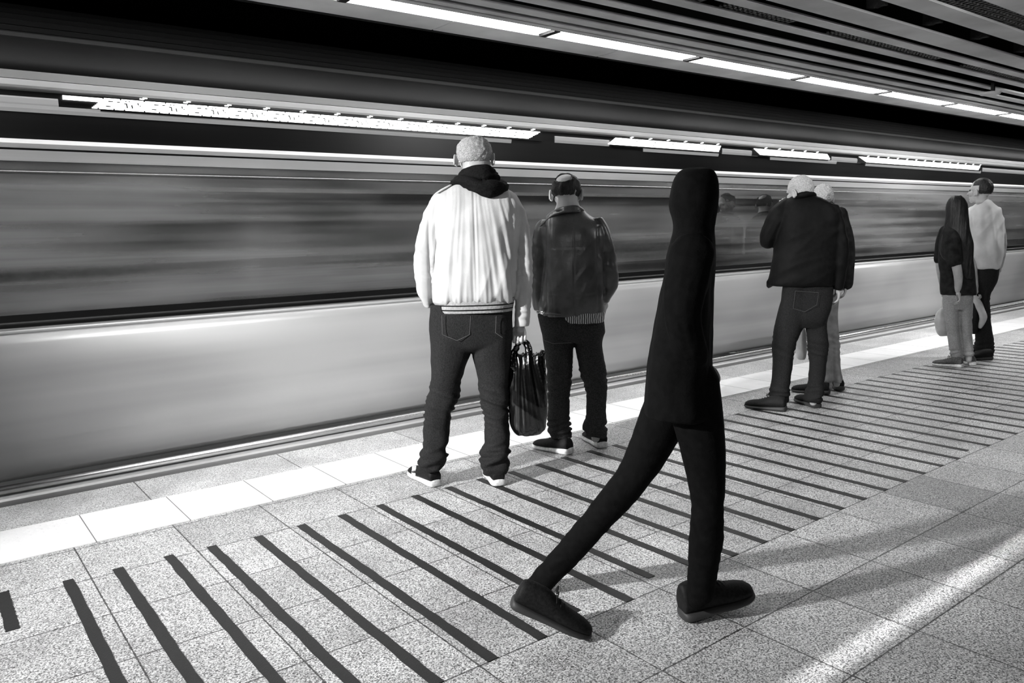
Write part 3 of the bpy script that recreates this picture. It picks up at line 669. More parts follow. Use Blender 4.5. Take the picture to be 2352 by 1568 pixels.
# hood of the dark sweatshirt
bm = bmesh.new()
f.path(bm, [(1040, 424, .04), (1056, 412, -.05), (1082, 418, -.11), (1108, 428, -.13), (1134, 426, -.12), (1156, 430, -.05), (1150, 418, .05)], [.022, .026, .030, .036, .038, .03, .022], flat=.8)
f.path(bm, [(1062, 404, .05), (1072, 396, -.03), (1095, 391, -.07), (1118, 391, -.07), (1134, 402, .0), (1130, 402, .06)], [.022, .024, .026, .028, .024, .02])
f.path(bm, [(1066, 420, -.06), (1095, 432, -.12), (1124, 440, -.13), (1148, 436, -.09)], [.022, .026, .03, .024])
f.path(bm, [(1052, 414, .0), (1080, 406, -.07), (1110, 405, -.09), (1140, 410, -.05)], [.02, .022, .024, .022])
f.rows(bm, [(398, 1062, 1130, .01, .075), (425, 1048, 1148, .01, .10)])
link('hood', remeshed(bm, .005, 2, lambda p, n_: .004 * ridge(p.x * 14, p.y * 14, p.z * 46) - .002), MD['navy'], f.root)
# jeans
bm = bmesh.new(); f.rows(bm, legL); f.rows(bm, legR)
f.rows(bm, [(695, 985, 1176, .0, .125), (725, 984, 1176, .0, .13), (760, 986, 1176, .0, .13), (790, 988, 1174, .0, .11), (806, 1010, 1150, .0, .07)], 36, 2.6)
jn = link('jeans', remeshed(bm, .0055, 2, jean_folds(f, 925, 1050, .0048, 3)), MD['denim'], f.root)
def pocket(f, jn, pts, off, mat, r=.0022):
    bm = bmesh.new(); f.path(bm, [(u, v, off) for u, v in pts], [r] * len(pts), sub=1, seg=6); link('pocket_seam', tomesh(bm), mat, jn)
seam = simple('pale_stitching', 78, .8, 0, .1)
pocket(f, jn, [(1015, 724), (1016, 768), (1050, 782), (1079, 768), (1081, 726)], -.132, seam, .0016)
pocket(f, jn, [(1140, 726), (1138, 764), (1154, 775)], -.13, seam, .0016)
shoe(f, (1003, 1119), (952, 1090), .30, stripes=True); shoe(f, (1147, 1118), (1120, 1078), .30, stripes=True)

# the carrier bag he holds
fb = Fig(1068, 1112)
bagr = empty('carrier_bag', tuple(fb.pt(1212, 990, .02)))
tag(bagr, 'glossy black plastic carrier bag hanging from the hand of the man in the light jacket', 'bag')
plas = simple('black_plastic_film', 10, .16, 0, .7)
bm = bmesh.new()
fb.rows(bm, [(815, 1176, 1248, .0, .03), (840, 1173, 1251, .0, .045), (880, 1168, 1256, .0, .06), (930, 1170, 1256, .0, .07), (970, 1172, 1253, .0, .072), (985, 1177, 1250, .0, .066), (994, 1184, 1240, .0, .05)], 40, 2.8)
fb.path(bm, [(1182, 840, -.01), (1180, 812, -.008), (1186, 795, -.005), (1196, 787, .0), (1206, 785, .0)], [.035, .022, .014, .009, .008], flat=.55)
fb.path(bm, [(1222, 842, -.01), (1217, 815, -.008), (1212, 797, -.004), (1208, 787, .0)], [.035, .022, .013, .009], flat=.55)
fb.path(bm, [(1247, 850, .0), (1243, 825, .0), (1244, 815, .0)], [.03, .026, .022], flat=.5)
def bd(p, n_):
    s_, q, z = fb.loc(p); t = max(0, min(1, (z - .28) / .35))
    fan = (s_ - .29) / (1.0 - .45 * t)
    return (.009 * ridge(fan * 17 + 2, z * 1.3, q * 3) + .006 * ridge(fan * 38, z * 2.5, 4) - .004) * (.4 + t) + .003 * ridge(s_ * 9 + z * 8, z * 5, 9) * (1 - t)
link('bag_body', remeshed(bm, .0045, 1, bd), plas, bagr)

# ---------------------------------------------------------------- 2: man in the leather jacket
f = Fig(1305, 1036); f.u0 = 1305
f.start('person', 'balding man in a dark leather jacket and grey jeans with both hands in his pockets')
legL = [(725, 1234, 1316, .0, .10), (770, 1243, 1318, .0, .105), (818, 1252, 1315, .0, .09), (864, 1257, 1311, .0, .08), (900, 1257, 1309, .01, .072), (955, 1257, 1309, .0, .068), (985, 1262, 1310, .0, .066), (1004, 1268, 1311, -.01, .062)]
legR = [(725, 1314, 1391, .0, .10), (756, 1316, 1392, .0, .105), (796, 1321, 1384, .0, .09), (851, 1333, 1390, .0, .08), (894, 1345, 1393, .01, .072), (955, 1346, 1392, .0, .068), (980, 1344, 1391, .0, .066), (999, 1348, 1390, -.01, .06)]
torso = [(478, 1278, 1338, .02, .06), (492, 1258, 1352, .02, .09), (512, 1244, 1378, .01, .12), (540, 1244, 1388, .0, .14), (590, 1250, 1386, .0, .15), (640, 1248, 1386, .0, .152), (680, 1244, 1386, .0, .15), (708, 1238, 1388, .0, .14), (724, 1240, 1386, .0, .132)]
slL = [(504, 1240, 1270, .02, .06), (525, 1228, 1268, .02, .068), (560, 1222, 1262, .02, .07), (600, 1219, 1258, .03, .068), (640, 1218, 1256, .04, .064), (680, 1220, 1254, .06, .058), (712, 1226, 1252, .08, .05)]
slR = [(500, 1352, 1384, .02, .06), (520, 1366, 1396, .02, .068), (550, 1374, 1406, .02, .07), (590, 1378, 1415, .03, .068), (640, 1380, 1420, .04, .064), (668, 1380, 1414, .06, .06), (694, 1380, 1398, .08, .05)]
bm = bmesh.new()
f.rows(bm, [(445, 1277, 1328, .0, .055), (470, 1278, 1330, .0, .055), (495, 1266, 1344, .01, .07)])
h2 = head(f, bm, 1301, 401, 484, 64, yaw=-.1, off=.02, nod=.18, ear=1.15)
f.rows(bm, shrink(torso, .82)); f.rows(bm, shrink(legL)); f.rows(bm, shrink(legR)); f.rows(bm, shrink(slL)); f.rows(bm, shrink(slR))
for w_, sg in ((f.pt(1240, 706, .09), 1), (f.pt(1388, 694, .09), -1)): hand(bm, w_, Vector((0, 0, -1)) + f.n * .2, f.n, f.side * sg, curl=.4, size=.8)
for uu, vv in ((1285, 1018), (1368, 1006)): f.path(bm, [(uu, 985, 0), (uu, vv, 0.02)], [.026] * 2, sub=1)
link('body', remeshed(bm, .0045, 2), SK, f.root); eyes(f, h2)
hair_cap(f, h2, MD['hairdark'], lambda x, y, z: z > -.62 and not (y > -.1 and z < .05) and (x + .12) ** 2 + (y + .62) ** 2 + (z - .72) ** 2 > .36 and y < .75, grow=.005, rough=.003, nzs=26)
bm = bmesh.new(); f.rows(bm, torso, 40, 2.5); f.rows(bm, slL); f.rows(bm, slR)
def ld(p, n_):
    s_, q, z = f.loc(p)
    s_ -= .035; cr = -.008 * math.exp(-((abs(s_) - .150) / .009) ** 2) * (1 if z < 1.33 else .3)
    if abs(s_) < .147:
        seam_ = -.002 * math.exp(-((s_ - .01) / .004) ** 2) - .002 * math.exp(-((z - .93 - .1 * abs(s_)) / .005) ** 2) - .0015 * math.exp(-((s_ + .12 - .03 * nz(z * 4)) / .004) ** 2)
        return .007 * nz(s_ * 9 + z * 2, z * 3.4, 1) + .004 * ridge(s_ * 12 - z * 6, z * 4, 8) * (.4 + .6 * (z < 1.2)) + .003 * nz(s_ * 20, z * 14, 3) * (z < 1.0) + seam_ - .002 + cr
    return cr + .0055 * ridge(z * 9 + s_ * 6, q * 6, 2) + .004 * nz(z * 26, q * 10, 5) - .003
jk = link('leather_jacket', remeshed(bm, .0065, 2, ld), MD['leather'], f.root)
bm = bmesh.new()
f.path(bm, [(1272, 505, .06), (1280, 486, -.01), (1300, 481, -.06), (1322, 479, -.05), (1336, 486, .0), (1338, 500, .06)], [.018, .02, .022, .022, .02, .018], flat=.9)
f.path(bm, [(1234, 527, -.02), (1250, 512, -.05), (1272, 494, -.06), (1300, 486, -.085), (1330, 486, -.06)], [.006, .010, .012, .011, .01], flat=.7)
link('collar', remeshed(bm, .005, 1), MD['leather'], jk)
bm = bmesh.new(); f.path(bm, [(1236, 716, -.10), (1262, 720, -.135), (1285, 722, -.14)], [.010] * 3, flat=.4); bs = link('waist_strap', tomesh(bm), MD['leather'], jk)
bm = bmesh.new(); f.path(bm, [(1243, 717, -.13), (1247, 718, -.14)], [.010] * 2, sub=1); link('strap_buckle', tomesh(bm), MD['silver'], bs)
# striped shirt hem
ms, nt, b = newmat('striped_cotton'); co = coords(nt); cb = N(nt, 'ShaderNodeVectorMath', operation='DOT_PRODUCT'); nt.links.new(co, cb.inputs[0]); cb.inputs[1].default_value = tuple(f.side)
wv = math_(nt, 'SINE', math_(nt, 'ADD', math_(nt, 'MULTIPLY', cb.outputs['Value'], 520), math_(nt, 'MULTIPLY', noise_(nt, co, 30, 2), 5)))
nt.links.new(ramp(nt, math_(nt, 'ADD', math_(nt, 'MULTIPLY', wv, .5), .5), [(.45, 25), (.55, 170)]), b.inputs['Base Color']); b.inputs['Roughness'].default_value = .8
bm = bmesh.new(); f.rows(bm, [(715, 1272, 1389, .0, .132), (728, 1276, 1389, .0, .133), (738, 1290, 1388, .0, .13)], 40, 2.5)
link('shirt', remeshed(bm, .006, 1, lambda p, n_: .003 * nz(f.loc(p)[0] * 30)), ms, f.root)
bm = bmesh.new(); f.rows(bm, legL); f.rows(bm, legR); f.rows(bm, [(718, 1234, 1389, .0, .115), (745, 1237, 1392, .0, .122), (768, 1244, 1390, .0, .118), (784, 1262, 1372, .0, .08)], 36, 2.6)
jn = link('jeans', remeshed(bm, .0065, 2, jean_folds(f, 870, 985, .004, 11)), MD['denim2'], f.root)
pocket(f, jn, [(1247, 780), (1270, 789), (1312, 787)], -.115, seam, .0016)
shoe(f, (1312, 1044), (1228, 1026), .285, thick=.034); shoe(f, (1385, 1030), (1345, 1003), .285, thick=.034)
man2_root = f.root

# ---------------------------------------------------------------- 3: man in the black jacket, hand raised to his face
f = Fig(1830, 938); f.u0 = 1840
f.start('person', 'grey haired man in a black jacket raising his left hand to his face')
legL = [(655, 1800, 1860, .0, .11), (700, 1790, 1862, .0, .11), (750, 1778, 1846, .0, .10), (793, 1775, 1826, .0, .085), (839, 1774, 1820, .0, .078), (885, 1770, 1814, .0, .072), (905, 1768, 1812, .0, .07), (922, 1771, 1810, -.01, .06)]
legR = [(655, 1852, 1916, .05, .11), (694, 1852, 1914, .05, .11), (740, 1849, 1903, .06, .10), (786, 1854, 1901, .06, .085), (832, 1856, 1898, .06, .078), (877, 1854, 1894, .06, .072), (908, 1851, 1889, .05, .07), (922, 1852, 1888, .05, .06)]
torso = [(446, 1822, 1870, .02, .06), (456, 1808, 1886, .02, .10), (472, 1796, 1916, .02, .13), (500, 1788, 1932, .02, .15), (540, 1782, 1932, .02, .16), (580, 1777, 1928, .02, .165), (620, 1768, 1924, .02, .17), (645, 1764, 1918, .02, .165), (655, 1764, 1916, .02, .15)]
bm = bmesh.new(); f.rows(bm, [(430, 1820, 1862, .0, .055), (462, 1818, 1868, .0, .07)])
h3 = head(f, bm, 1836, 405, 475, 50, yaw=1.0, off=.0, nod=.25)
f.rows(bm, shrink(torso, .8)); f.rows(bm, shrink(legL)); f.rows(bm, shrink(legR))
f.path(bm, [(1905, 485, .02), (1928, 560, -.02), (1928, 655, .02)], [.05, .04, .03]); f.path(bm, [(1800, 485, .02), (1772, 545, .0), (1790, 490, .22)], [.05, .04, .03])
hand(bm, f.pt(1800, 488, .22), Vector((0, 0, 1)), f.side, f.n * -1, curl=.8, size=.8)
hand(bm, f.pt(1927, 660, .03), Vector((0, 0, -1)), f.n, -f.side, curl=.5, size=.85)
for uu, vv in ((1790, 940), (1868, 932)): f.path(bm, [(uu, 895, .03), (uu, vv - 8, .04)], [.026] * 2, sub=1)
link('body', remeshed(bm, .0045, 2), SK, f.root); eyes(f, h3)
hair_cap(f, h3, MD['hairwhite'], lambda x, y, z: z > -.6 and not (y > -.05 and z < .15) and y < .55, grow=.005, rough=.0016, nzs=50)
bm = bmesh.new(); f.rows(bm, torso, 36, 2.5)
f.rows(bm, [(470, 1888, 1926, .02, .07), (500, 1905, 1938, .02, .075), (540, 1914, 1946, .0, .075), (580, 1918, 1949, -.01, .07), (620, 1916, 1945, .0, .065), (655, 1914, 1938, .02, .055), (664, 1916, 1936, .02, .05)])
f.path(bm, [(1812, 478, .02), (1790, 500, .0), (1772, 530, .0), (1764, 551, .02)], [.085, .085, .075, .06], sub=4)
f.path(bm, [(1764, 551, .02), (1772, 535, .12), (1785, 508, .2), (1794, 492, .23)], [.06, .055, .05, .045], sub=4)
f.path(bm, [(1770, 650, -.02), (1766, 656, .0)], [.03, .02], sub=1)
def kd(p, n_):
    s_, q, z = f.loc(p); return .008 * nz(s_ * 7 + z * 4, z * 4, 1) + .005 * ridge(s_ * 6 - z * 9, z * 5 + q * 3, 8) + .003 * nz(z * 18, s_ * 10, 5) - .003
jk = link('black_jacket', remeshed(bm, .008, 2, kd), MD['blackcoat'], f.root)
bm = bmesh.new(); f.path(bm, [(1818, 462, .04), (1830, 452, -.05), (1850, 446, -.07), (1868, 448, .0), (1866, 456, .06)], [.02, .022, .024, .022, .02]); link('collar', remeshed(bm, .006, 1), MD['blackcoat'], jk)
bm = bmesh.new(); f.rows(bm, legL); f.rows(bm, legR); f.rows(bm, [(650, 1798, 1916, .02, .12), (690, 1792, 1915, .03, .13), (730, 1788, 1904, .03, .12), (752, 1800, 1890, .03, .08)], 36, 2.6)
jn = link('jeans', remeshed(bm, .008, 2, jean_folds(f, 800, 905, .0035, 21)), MD['denim'], f.root)
pocket(f, jn, [(1827, 668), (1822, 708), (1848, 716), (1876, 700), (1880, 672), (1827, 668)], -.118, seam, .0013)
shoe(f, (1806, 945), (1735, 937), .30, sole='darksole', h=.11); shoe(f, (1878, 938), (1838, 922), .29, sole='darksole')

# ---------------------------------------------------------------- 4: white-haired man mostly hidden behind him
f = Fig(1905, 903); f.u0 = 1905
f.start('person', 'white haired man in light trousers, mostly hidden behind the man in black')
legL = [(655, 1862, 1908, .0, .10), (720, 1866, 1908, .0, .095), (800, 1878, 1912, .0, .075), (850, 1884, 1912, .0, .068), (890, 1890, 1911, .0, .058)]
legR = [(655, 1900, 1932, .03, .10), (720, 1902, 1926, .03, .09), (800, 1908, 1928, .04, .07), (850, 1912, 1932, .04, .065), (876, 1911, 1933, .04, .06)]
torso = [(462, 1868, 1908, .02, .06), (480, 1846, 1926, .02, .11), (520, 1840, 1936, .02, .14), (600, 1842, 1938, .02, .15), (655, 1846, 1938, .02, .14)]
bm = bmesh.new(); f.rows(bm, [(450, 1870, 1902, .0, .05), (480, 1862, 1908, .0, .06)])
h4 = head(f, bm, 1888, 423, 485, 43, yaw=.5, off=.0)
f.rows(bm, shrink(torso, .8)); f.rows(bm, shrink(legL)); f.rows(bm, shrink(legR))
f.path(bm, [(1932, 500, .02), (1946, 580, .04), (1944, 650, .1)], [.045, .04, .03]); f.path(bm, [(1850, 500, .02), (1836, 580, .04), (1838, 650, .1)], [.045, .04, .03])
hand(bm, f.pt(1942, 650, .1), Vector((0, 0, -1)), f.n, -f.side, curl=.6, size=.85); hand(bm, f.pt(1838, 652, .1), Vector((0, 0, -1)), f.n, f.side, curl=1.2, size=.85)
for uu, vv, oo in ((1900, 899, 0), (1922, 890, .04)): f.path(bm, [(uu, 860, oo), (uu, vv - 8, oo + .02)], [.024] * 2, sub=1)
link('body', remeshed(bm, .0045, 2), SK, f.root); eyes(f, h4)
hair_cap(f, h4, MD['hairwhite'], lambda x, y, z: z > -.5 and not (y > -.05 and z < .15) and y < .5, grow=.003, rough=.002)
bm = bmesh.new(); f.rows(bm, torso, 32, 2.5); f.path(bm, [(1928, 492, .02), (1944, 560, .03), (1946, 610, .05), (1944, 652, .1)], [.06, .06, .056, .05]); f.path(bm, [(1850, 492, .02), (1838, 570, .03), (1838, 650, .1)], [.06, .058, .05])
link('dark_jacket', remeshed(bm, .009, 2, lambda p, n_: .005 * nz(p.x * 12, p.y * 12, p.z * 8)), MD['darktee'], f.root)
bm = bmesh.new(); f.rows(bm, legL); f.rows(bm, legR); f.rows(bm, [(650, 1862, 1932, .02, .11), (700, 1864, 1926, .02, .12), (740, 1872, 1916, .02, .08)])
link('trousers', remeshed(bm, .009, 2, jean_folds(f, 790, 880, .003, 31)), simple('stone_cotton', 120, .85, nz=(20, 110, 130)), f.root)
shoe(f, (1906, 906), (1836, 900), .29, sole='darksole', laces=False); shoe(f, (1930, 898), (1912, 886), .28, sole='darksole', laces=False)
bg = empty('carrier_bag', tuple(f.pt(1842, 820, .1))); tag(bg, 'pale plastic carrier bag hanging between the legs of the man in black', 'bag')
bm = bmesh.new(); f.rows(bm, [(735, 1834, 1842, .12, .015), (760, 1828, 1850, .12, .04), (790, 1826, 1853, .12, .06), (815, 1828, 1852, .12, .055), (825, 1833, 1848, .12, .03)]); f.path(bm, [(1838, 740, .12), (1838, 700, .12), (1838, 672, .1)], [.012, .01, .008])
film = simple('pale_plastic_film', 190, .35, nz=(10, 175, 205))
link('bag_body', remeshed(bm, .007, 1, lambda p, n_: .006 * ridge(p.x * 18, p.y * 18, p.z * 4) - .003), film, bg)

# ---------------------------------------------------------------- 5: man in the pale T-shirt
f = Fig(2262, 822); f.u0 = 2262
f.start('person', 'dark haired man in a pale T-shirt beside the long haired woman')
legL = [(605, 2240, 2276, .02, .105), (640, 2240, 2272, .02, .10), (700, 2240, 2262, .03, .085), (760, 2238, 2262, .0, .075), (800, 2238, 2264, .0, .07), (818, 2240, 2262, .0, .06)]
legR = [(605, 2262, 2297, .0, .105), (640, 2260, 2293, .0, .105), (680, 2254, 2275, .0, .09), (730, 2252, 2276, .0, .08), (770, 2255, 2283, .0, .075), (800, 2255, 2283, .0, .07), (816, 2256, 2282, .0, .062)]
torso = [(462, 2246, 2275, .02, .06), (473, 2236, 2288, .02, .095), (500, 2228, 2300, .02, .13), (540, 2230, 2304, .02, .145), (580, 2234, 2303, .02, .15), (606, 2240, 2299, .02, .145), (616, 2243, 2296, .02, .135)]
bm = bmesh.new(); f.rows(bm, [(448, 2240, 2268, .0, .06), (478, 2242, 2276, .0, .07)])
h5 = head(f, bm, 2251, 410, 466, 40, yaw=1.05, off=.0, nod=-.05)
f.rows(bm, shrink(torso, .82)); f.rows(bm, shrink(legL)); f.rows(bm, shrink(legR))
f.path(bm, [(2292, 500, .02), (2302, 560, .06), (2296, 610, .16)], [.045, .04, .03]); f.path(bm, [(2236, 500, .0), (2230, 560, -.02), (2236, 620, -.06), (2240, 660, -.08)], [.045, .04, .034, .028])
hand(bm, f.pt(2294, 615, .16), Vector((0, 0, -1)), f.n, -f.side, curl=.6, size=.85); hand(bm, f.pt(2241, 664, -.08), Vector((0, 0, -1)), f.n, f.side, curl=1.3, size=.85)
for uu in (2250, 2270): f.path(bm, [(uu, 795, .0), (uu, 814, .02)], [.024] * 2, sub=1)
link('body', remeshed(bm, .0045, 2), SK, f.root); eyes(f, h5)
hair_cap(f, h5, MD['hairdark'], lambda x, y, z: z > -.55 and not (y > -.12 and z < .25) and y < .55, grow=.005, rough=.0008, nzs=70)
bm = bmesh.new(); f.rows(bm, torso, 34, 2.5); f.path(bm, [(2240, 488, .02), (2234, 520, -.02), (2232, 552, -.03)], [.065, .07, .065]); f.path(bm, [(2284, 490, .02), (2292, 520, .04), (2295, 552, .06), (2294, 580, .09)], [.06, .06, .058, .054])
link('t_shirt', remeshed(bm, .008, 2, lambda p, n_: .022 * nz(f.loc(p)[0] * 18 + p.z * 2, p.z * 2.4, 1) + .008 * ridge(f.loc(p)[0] * 11 - p.z * 6, p.z * 3, 5) + .004 * nz(p.x * 16, p.y * 16, p.z * 9) + .002), MD['tee'], f.root)
bm = bmesh.new(); f.rows(bm, legL); f.rows(bm, legR); f.rows(bm, [(604, 2243, 2297, .01, .115), (640, 2242, 2293, .01, .12), (668, 2246, 2280, .01, .09)])
link('jeans', remeshed(bm, .009, 2, jean_folds(f, 710, 800, .0032, 41)), MD['denim'], f.root)
shoe(f, (2279, 826), (2242, 826), .29, sole='darksole', laces=False); shoe(f, (2264, 815), (2232, 813), .28, sole='darksole', laces=False)
bg = empty('shopping_bag', tuple(f.pt(2245, 766, -.1))); tag(bg, 'black and pale patterned shopping bag held between the couple at the right', 'bag')
bm = bmesh.new(); f.rows(bm, [(695, 2230, 2252, -.1, .05), (730, 2228, 2250, -.1, .07), (755, 2229, 2246, -.1, .07), (766, 2232, 2243, -.1, .05)]); link('bag_body', remeshed(bm, .008, 1, lambda p, n_: .004 * nz(p.x * 12, p.y * 12, p.z * 6)), MD['shoe'], bg)
bm = bmesh.new(); f.path(bm, [(2238, 682, -.1), (2250, 704, -.12), (2258, 728, -.12), (2252, 748, -.12)], [.04, .05, .05, .03], flat=.6); link('pale_flap', remeshed(bm, .008, 1, lambda p, n_: .005 * ridge(p.x * 14, p.y * 14, p.z * 6) - .002), film, bg)

# ---------------------------------------------------------------- 6: long-haired woman
f = Fig(2195, 841); f.u0 = 2195
f.start('person', 'woman with long dark hair, dark loose T-shirt and pale jeans, back turned')
legL = [(670, 2164, 2204, .0, .10), (700, 2165, 2204, .0, .095), (750, 2172, 2203, .0, .075), (790, 2178, 2208, .0, .065), (822, 2186, 2211, .0, .055)]
legR = [(670, 2200, 2236, .03, .10), (700, 2202, 2236, .03, .09), (750, 2205, 2233, .03, .07), (790, 2208, 2236, .03, .06), (816, 2212, 2237, .03, .052)]
torso = [(505, 2180, 2214, .02, .06), (520, 2168, 2226, .02, .09), (545, 2158, 2230, .02, .115), (590, 2154, 2236, .01, .125), (630, 2157, 2240, .01, .13), (665, 2159, 2243, .01, .13), (676, 2160, 2243, .01, .12)]
bm = bmesh.new(); f.rows(bm, [(485, 2188, 2210, .0, .05), (515, 2180, 2214, .0, .06)])
h6 = head(f, bm, 2198, 453, 508, 36, yaw=.45, off=.0, ear=.35)
f.rows(bm, shrink(torso, .8)); f.rows(bm, shrink(legL)); f.rows(bm, shrink(legR))
f.path(bm, [(2186, 540, -.1), (2193, 590, -.15), (2201, 635, -.14), (2200, 668, -.1)], [.045, .042, .036, .026])
f.path(bm, [(2166, 545, .1), (2158, 600, .14), (2166, 660, .2)], [.04, .036, .026])
hand(bm, f.pt(2200, 668, -.1), Vector((0, 0, -1)) + f.side * .3, f.n, -f.side, curl=.5, size=.85); hand(bm, f.pt(2166, 664, .2), Vector((0, 0, -1)), f.n, f.side, curl=1.3, size=.8)
for uu, vv in ((2200, 832), (2225, 828)): f.path(bm, [(uu, 808, .02), (uu, vv - 3, .03)], [.028] * 2, sub=1)
link('body', remeshed(bm, .0045, 2), SK, f.root); eyes(f, h6)
bm = bmesh.new()
f.rows(bm, [(449, 2188, 2208, .0, .05), (457, 2178, 2216, -.005, .085), (475, 2172, 2224, .0, .115), (500, 2171, 2226, -.02, .11), (530, 2166, 2230, -.06, .08), (560, 2160, 2236, -.08, .065), (590, 2162, 2236, -.09, .05), (612, 2196, 2236, -.1, .035), (640, 2212, 2234, -.1, .02)], 36, 2.2)
link('long_hair', remeshed(bm, .007, 2, lambda p, n_: .004 * nz(f.loc(p)[0] * 70, 0, p.z * 3) + .004 * nz(f.loc(p)[0] * 28, 3, p.z * 4)), MD['hairdark'], f.root)
bm = bmesh.new(); f.rows(bm, torso, 32, 2.4); f.path(bm, [(2182, 532, -.08), (2188, 555, -.13), (2192, 598, -.15)], [.065, .072, .07]); f.path(bm, [(2172, 530, .06), (2164, 560, .12), (2160, 595, .14)], [.055, .06, .055])
link('t_shirt', remeshed(bm, .008, 2, lambda p, n_: .007 * nz(f.loc(p)[0] * 14, 1, p.z * 4) + .004 * nz(p.x * 16, p.y * 16, p.z * 12)), MD['darktee'], f.root)
bm = bmesh.new(); f.rows(bm, legL); f.rows(bm, legR); f.rows(bm, [(664, 2164, 2236, .01, .11), (690, 2165, 2236, .01, .11), (710, 2176, 2226, .01, .08)])
link('jeans', remeshed(bm, .008, 2, jean_folds(f, 745, 815, .0025, 51)), MD['denim3'], f.root)
shoe(f, (2211, 845), (2155, 839), .26, mat='greyshoe', h=.095); shoe(f, (2234, 840), (2212, 832), .26, mat='greyshoe', h=.095, laces=False)
bg = empty('carrier_bag', tuple(f.pt(2160, 770, .2))); tag(bg, 'crumpled white carrier bag left of the long haired woman', 'bag')
bm = bmesh.new(); f.rows(bm, [(708, 2160, 2170, .22, .02), (722, 2150, 2176, .22, .06), (742, 2146, 2180, .22, .08), (762, 2152, 2180, .22, .07), (771, 2158, 2176, .22, .04)]); f.path(bm, [(2166, 712, .22), (2167, 692, .2), (2167, 680, .2)], [.016, .01, .01])
link('bag_body', remeshed(bm, .007, 1, lambda p, n_: .010 * ridge(p.x * 12, p.y * 12, p.z * 12) - .004), film, bg)

# ---------------------------------------------------------------- 7: the walker in the long black coat
f = Fig(1600, 1424); f.u0 = 1600
f.start('person', 'person in a long black hooded coat and black trousers striding past in the foreground')
coat = [(540, 1556, 1632, .0, .10), (560, 1542, 1640, .0, .15), (590, 1534, 1644, .0, .19), (640, 1526, 1642, .0, .19), (700, 1512, 1640, .0, .18), (760, 1500, 1639, .0, .18), (820, 1488, 1638, .0, .19), (870, 1483, 1638, .0, .19), (905, 1479, 1640, .0, .195), (932, 1478, 1641, .0, .20), (943, 1481, 1638, .0, .195)]
bm = bmesh.new()
h7 = head(f, bm, 1598, 392, 520, 88, yaw=-1.05, off=.0, nod=.15)
f.rows(bm, [(500, 1570, 1625, .0, .055), (560, 1560, 1630, .0, .07)]); f.rows(bm, shrink(coat[:8], .75))
front = [((1585, 880, -.06), .085), ((1606, 980, -.06), .075), ((1622, 1090, -.05), .058), ((1626, 1160, -.05), .05), ((1622, 1230, -.04), .052), ((1615, 1300, -.03), .046), ((1610, 1350, -.02), .044), ((1604, 1372, -.02), .040)]
rear = [((1556, 880, .08), .085), ((1515, 980, .06), .075), ((1452, 1098, .04), .056), ((1385, 1178, .06), .05), ((1308, 1266, .1), .046), ((1232, 1350, .12), .042), ((1208, 1384, .12), .04)]
for L in (front, rear): f.path(bm, [p for p, r_ in L], [r_ * .75 for p, r_ in L])
f.path(bm, [(1590, 590, -.12), (1578, 700, -.17), (1585, 790, -.13), (1600, 820, -.08)], [.045, .04, .034, .026]); f.path(bm, [(1590, 590, .16), (1560, 700, .2), (1540, 800, .2)], [.045, .04, .03])
hand(bm, f.pt(1600, 825, -.06), Vector((0, 0, -1)) + f.side * .25, f.side, f.n, curl=.6, size=.9); hand(bm, f.pt(1555, 790, .08), Vector((0, 0, -1)) - f.side * .2, f.side, -f.n, curl=.6, size=.9)
f.path(bm, [(1610, 1330, -.02), (1600, 1378, -.02)], [.026, .026], sub=1)
link('body', remeshed(bm, .0045, 2), skin(110), f.root); eyes(f, h7)
bm = bmesh.new()
f.rows(bm, [(384, 1588, 1616, .0, .03), (388, 1572, 1630, .0, .06), (396, 1557, 1643, .0, .085), (420, 1545, 1650, .0, .105), (470, 1539, 1651, .0, .11), (505, 1546, 1644, .0, .105), (530, 1546, 1640, .0, .105), (560, 1538, 1643, .0, .13), (590, 1538, 1642, .0, .15)], 32, 2.2)
link('hood', remeshed(bm, .007, 2, lambda p, n_: .005 * nz(p.x * 20, p.y * 20, p.z * 12)), MD['walkcoat'], f.root)
bm = bmesh.new(); f.rows(bm, coat, 36, 2.3)
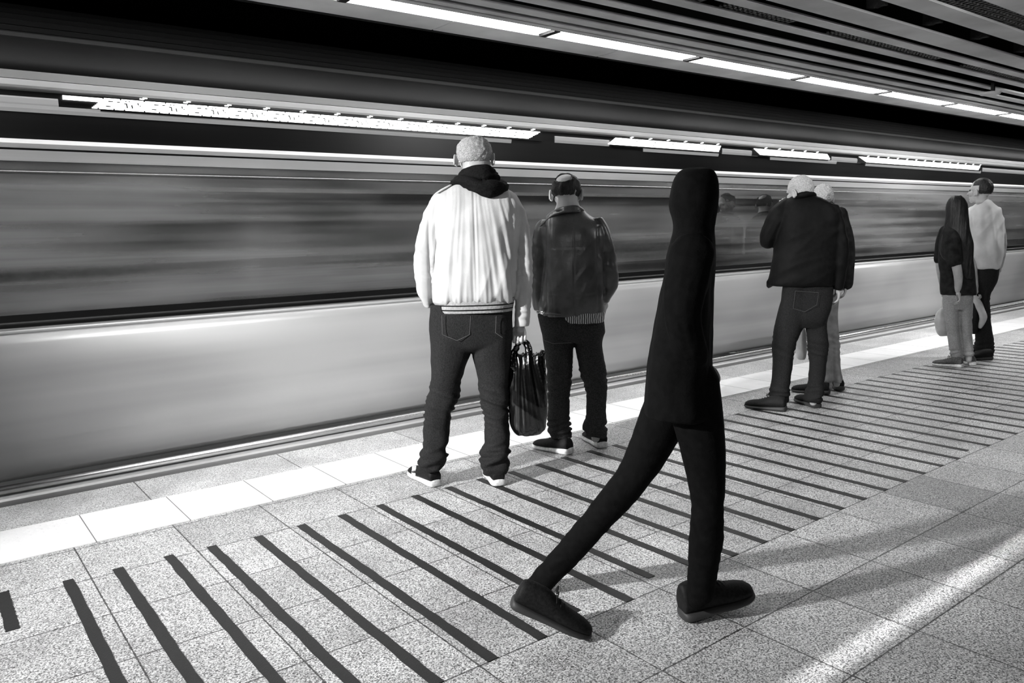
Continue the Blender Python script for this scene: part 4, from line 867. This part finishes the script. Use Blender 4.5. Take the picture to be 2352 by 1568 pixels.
f.path(bm, [(1592, 580, -.12), (1580, 640, -.16), (1568, 710, -.19), (1578, 780, -.18), (1596, 820, -.13)], [.062, .06, .055, .05, .044]); f.path(bm, [(1590, 585, .15), (1560, 700, .15), (1552, 770, .12)], [.06, .055, .044])
link('long_coat', remeshed(bm, .007, 2, lambda p, n_: .009 * nz(f.loc(p)[0] * 10, f.loc(p)[1] * 10, p.z * 2) + .003 * nz(p.x * 25, p.y * 25, p.z * 14)), MD['walkcoat'], f.root)
bm = bmesh.new()
for L in (front, rear): f.path(bm, [p for p, r_ in L], [r_ * 1.06 for p, r_ in L], seg=20)
f.rows(bm, [(840, 1510, 1620, .0, .13), (900, 1520, 1620, .0, .12), (930, 1545, 1605, .0, .08)])
link('trousers', remeshed(bm, .007, 2, lambda p, n_: .004 * ridge(p.x * 10, p.y * 10, p.z * 22) * math.exp(-max(0, p.z - .2) * 3) + .004 * nz(p.x * 9, p.y * 9, p.z * 5) - .002), MD['walkcoat'], f.root)
shoe(f, (1566, 1424), (1700, 1400), .275, sole='darksole', h=.13, width=.105, pitch=.16, thick=.03)
def rear_shoe():
    a, b = (1172, 1466), (1285, 1466)
    return shoe(f, a, b, .28, sole='darksole', h=.105, width=.095, pitch=-.42, lift=.114, thick=.028)
rear_shoe()

# ---------------------------------------------------------------- dark figures added behind the train glass, standing in for a ghostly reflection
def copy_tree(o, parent=None):
    c = o.copy(); COL.objects.link(c); c.parent = parent
    if parent: c.matrix_parent_inverse = o.matrix_parent_inverse.copy()
    for ch in list(o.children): copy_tree(ch, c)
    return c
for (x, y, rz, lab) in ((6.70, 5.05, 2.2, 'dim dark figure added behind the train glass for a ghostly reflection, nearer the striding person'), (7.45, 5.15, -.6, 'dim dark figure added behind the train glass for a ghostly reflection, nearer the man in black')):
    c = copy_tree(man2_root); c.location = (x, y, .02); c.rotation_euler.z = rz; c['label'] = lab; c['group'] = 'dark figures added behind the train glass'
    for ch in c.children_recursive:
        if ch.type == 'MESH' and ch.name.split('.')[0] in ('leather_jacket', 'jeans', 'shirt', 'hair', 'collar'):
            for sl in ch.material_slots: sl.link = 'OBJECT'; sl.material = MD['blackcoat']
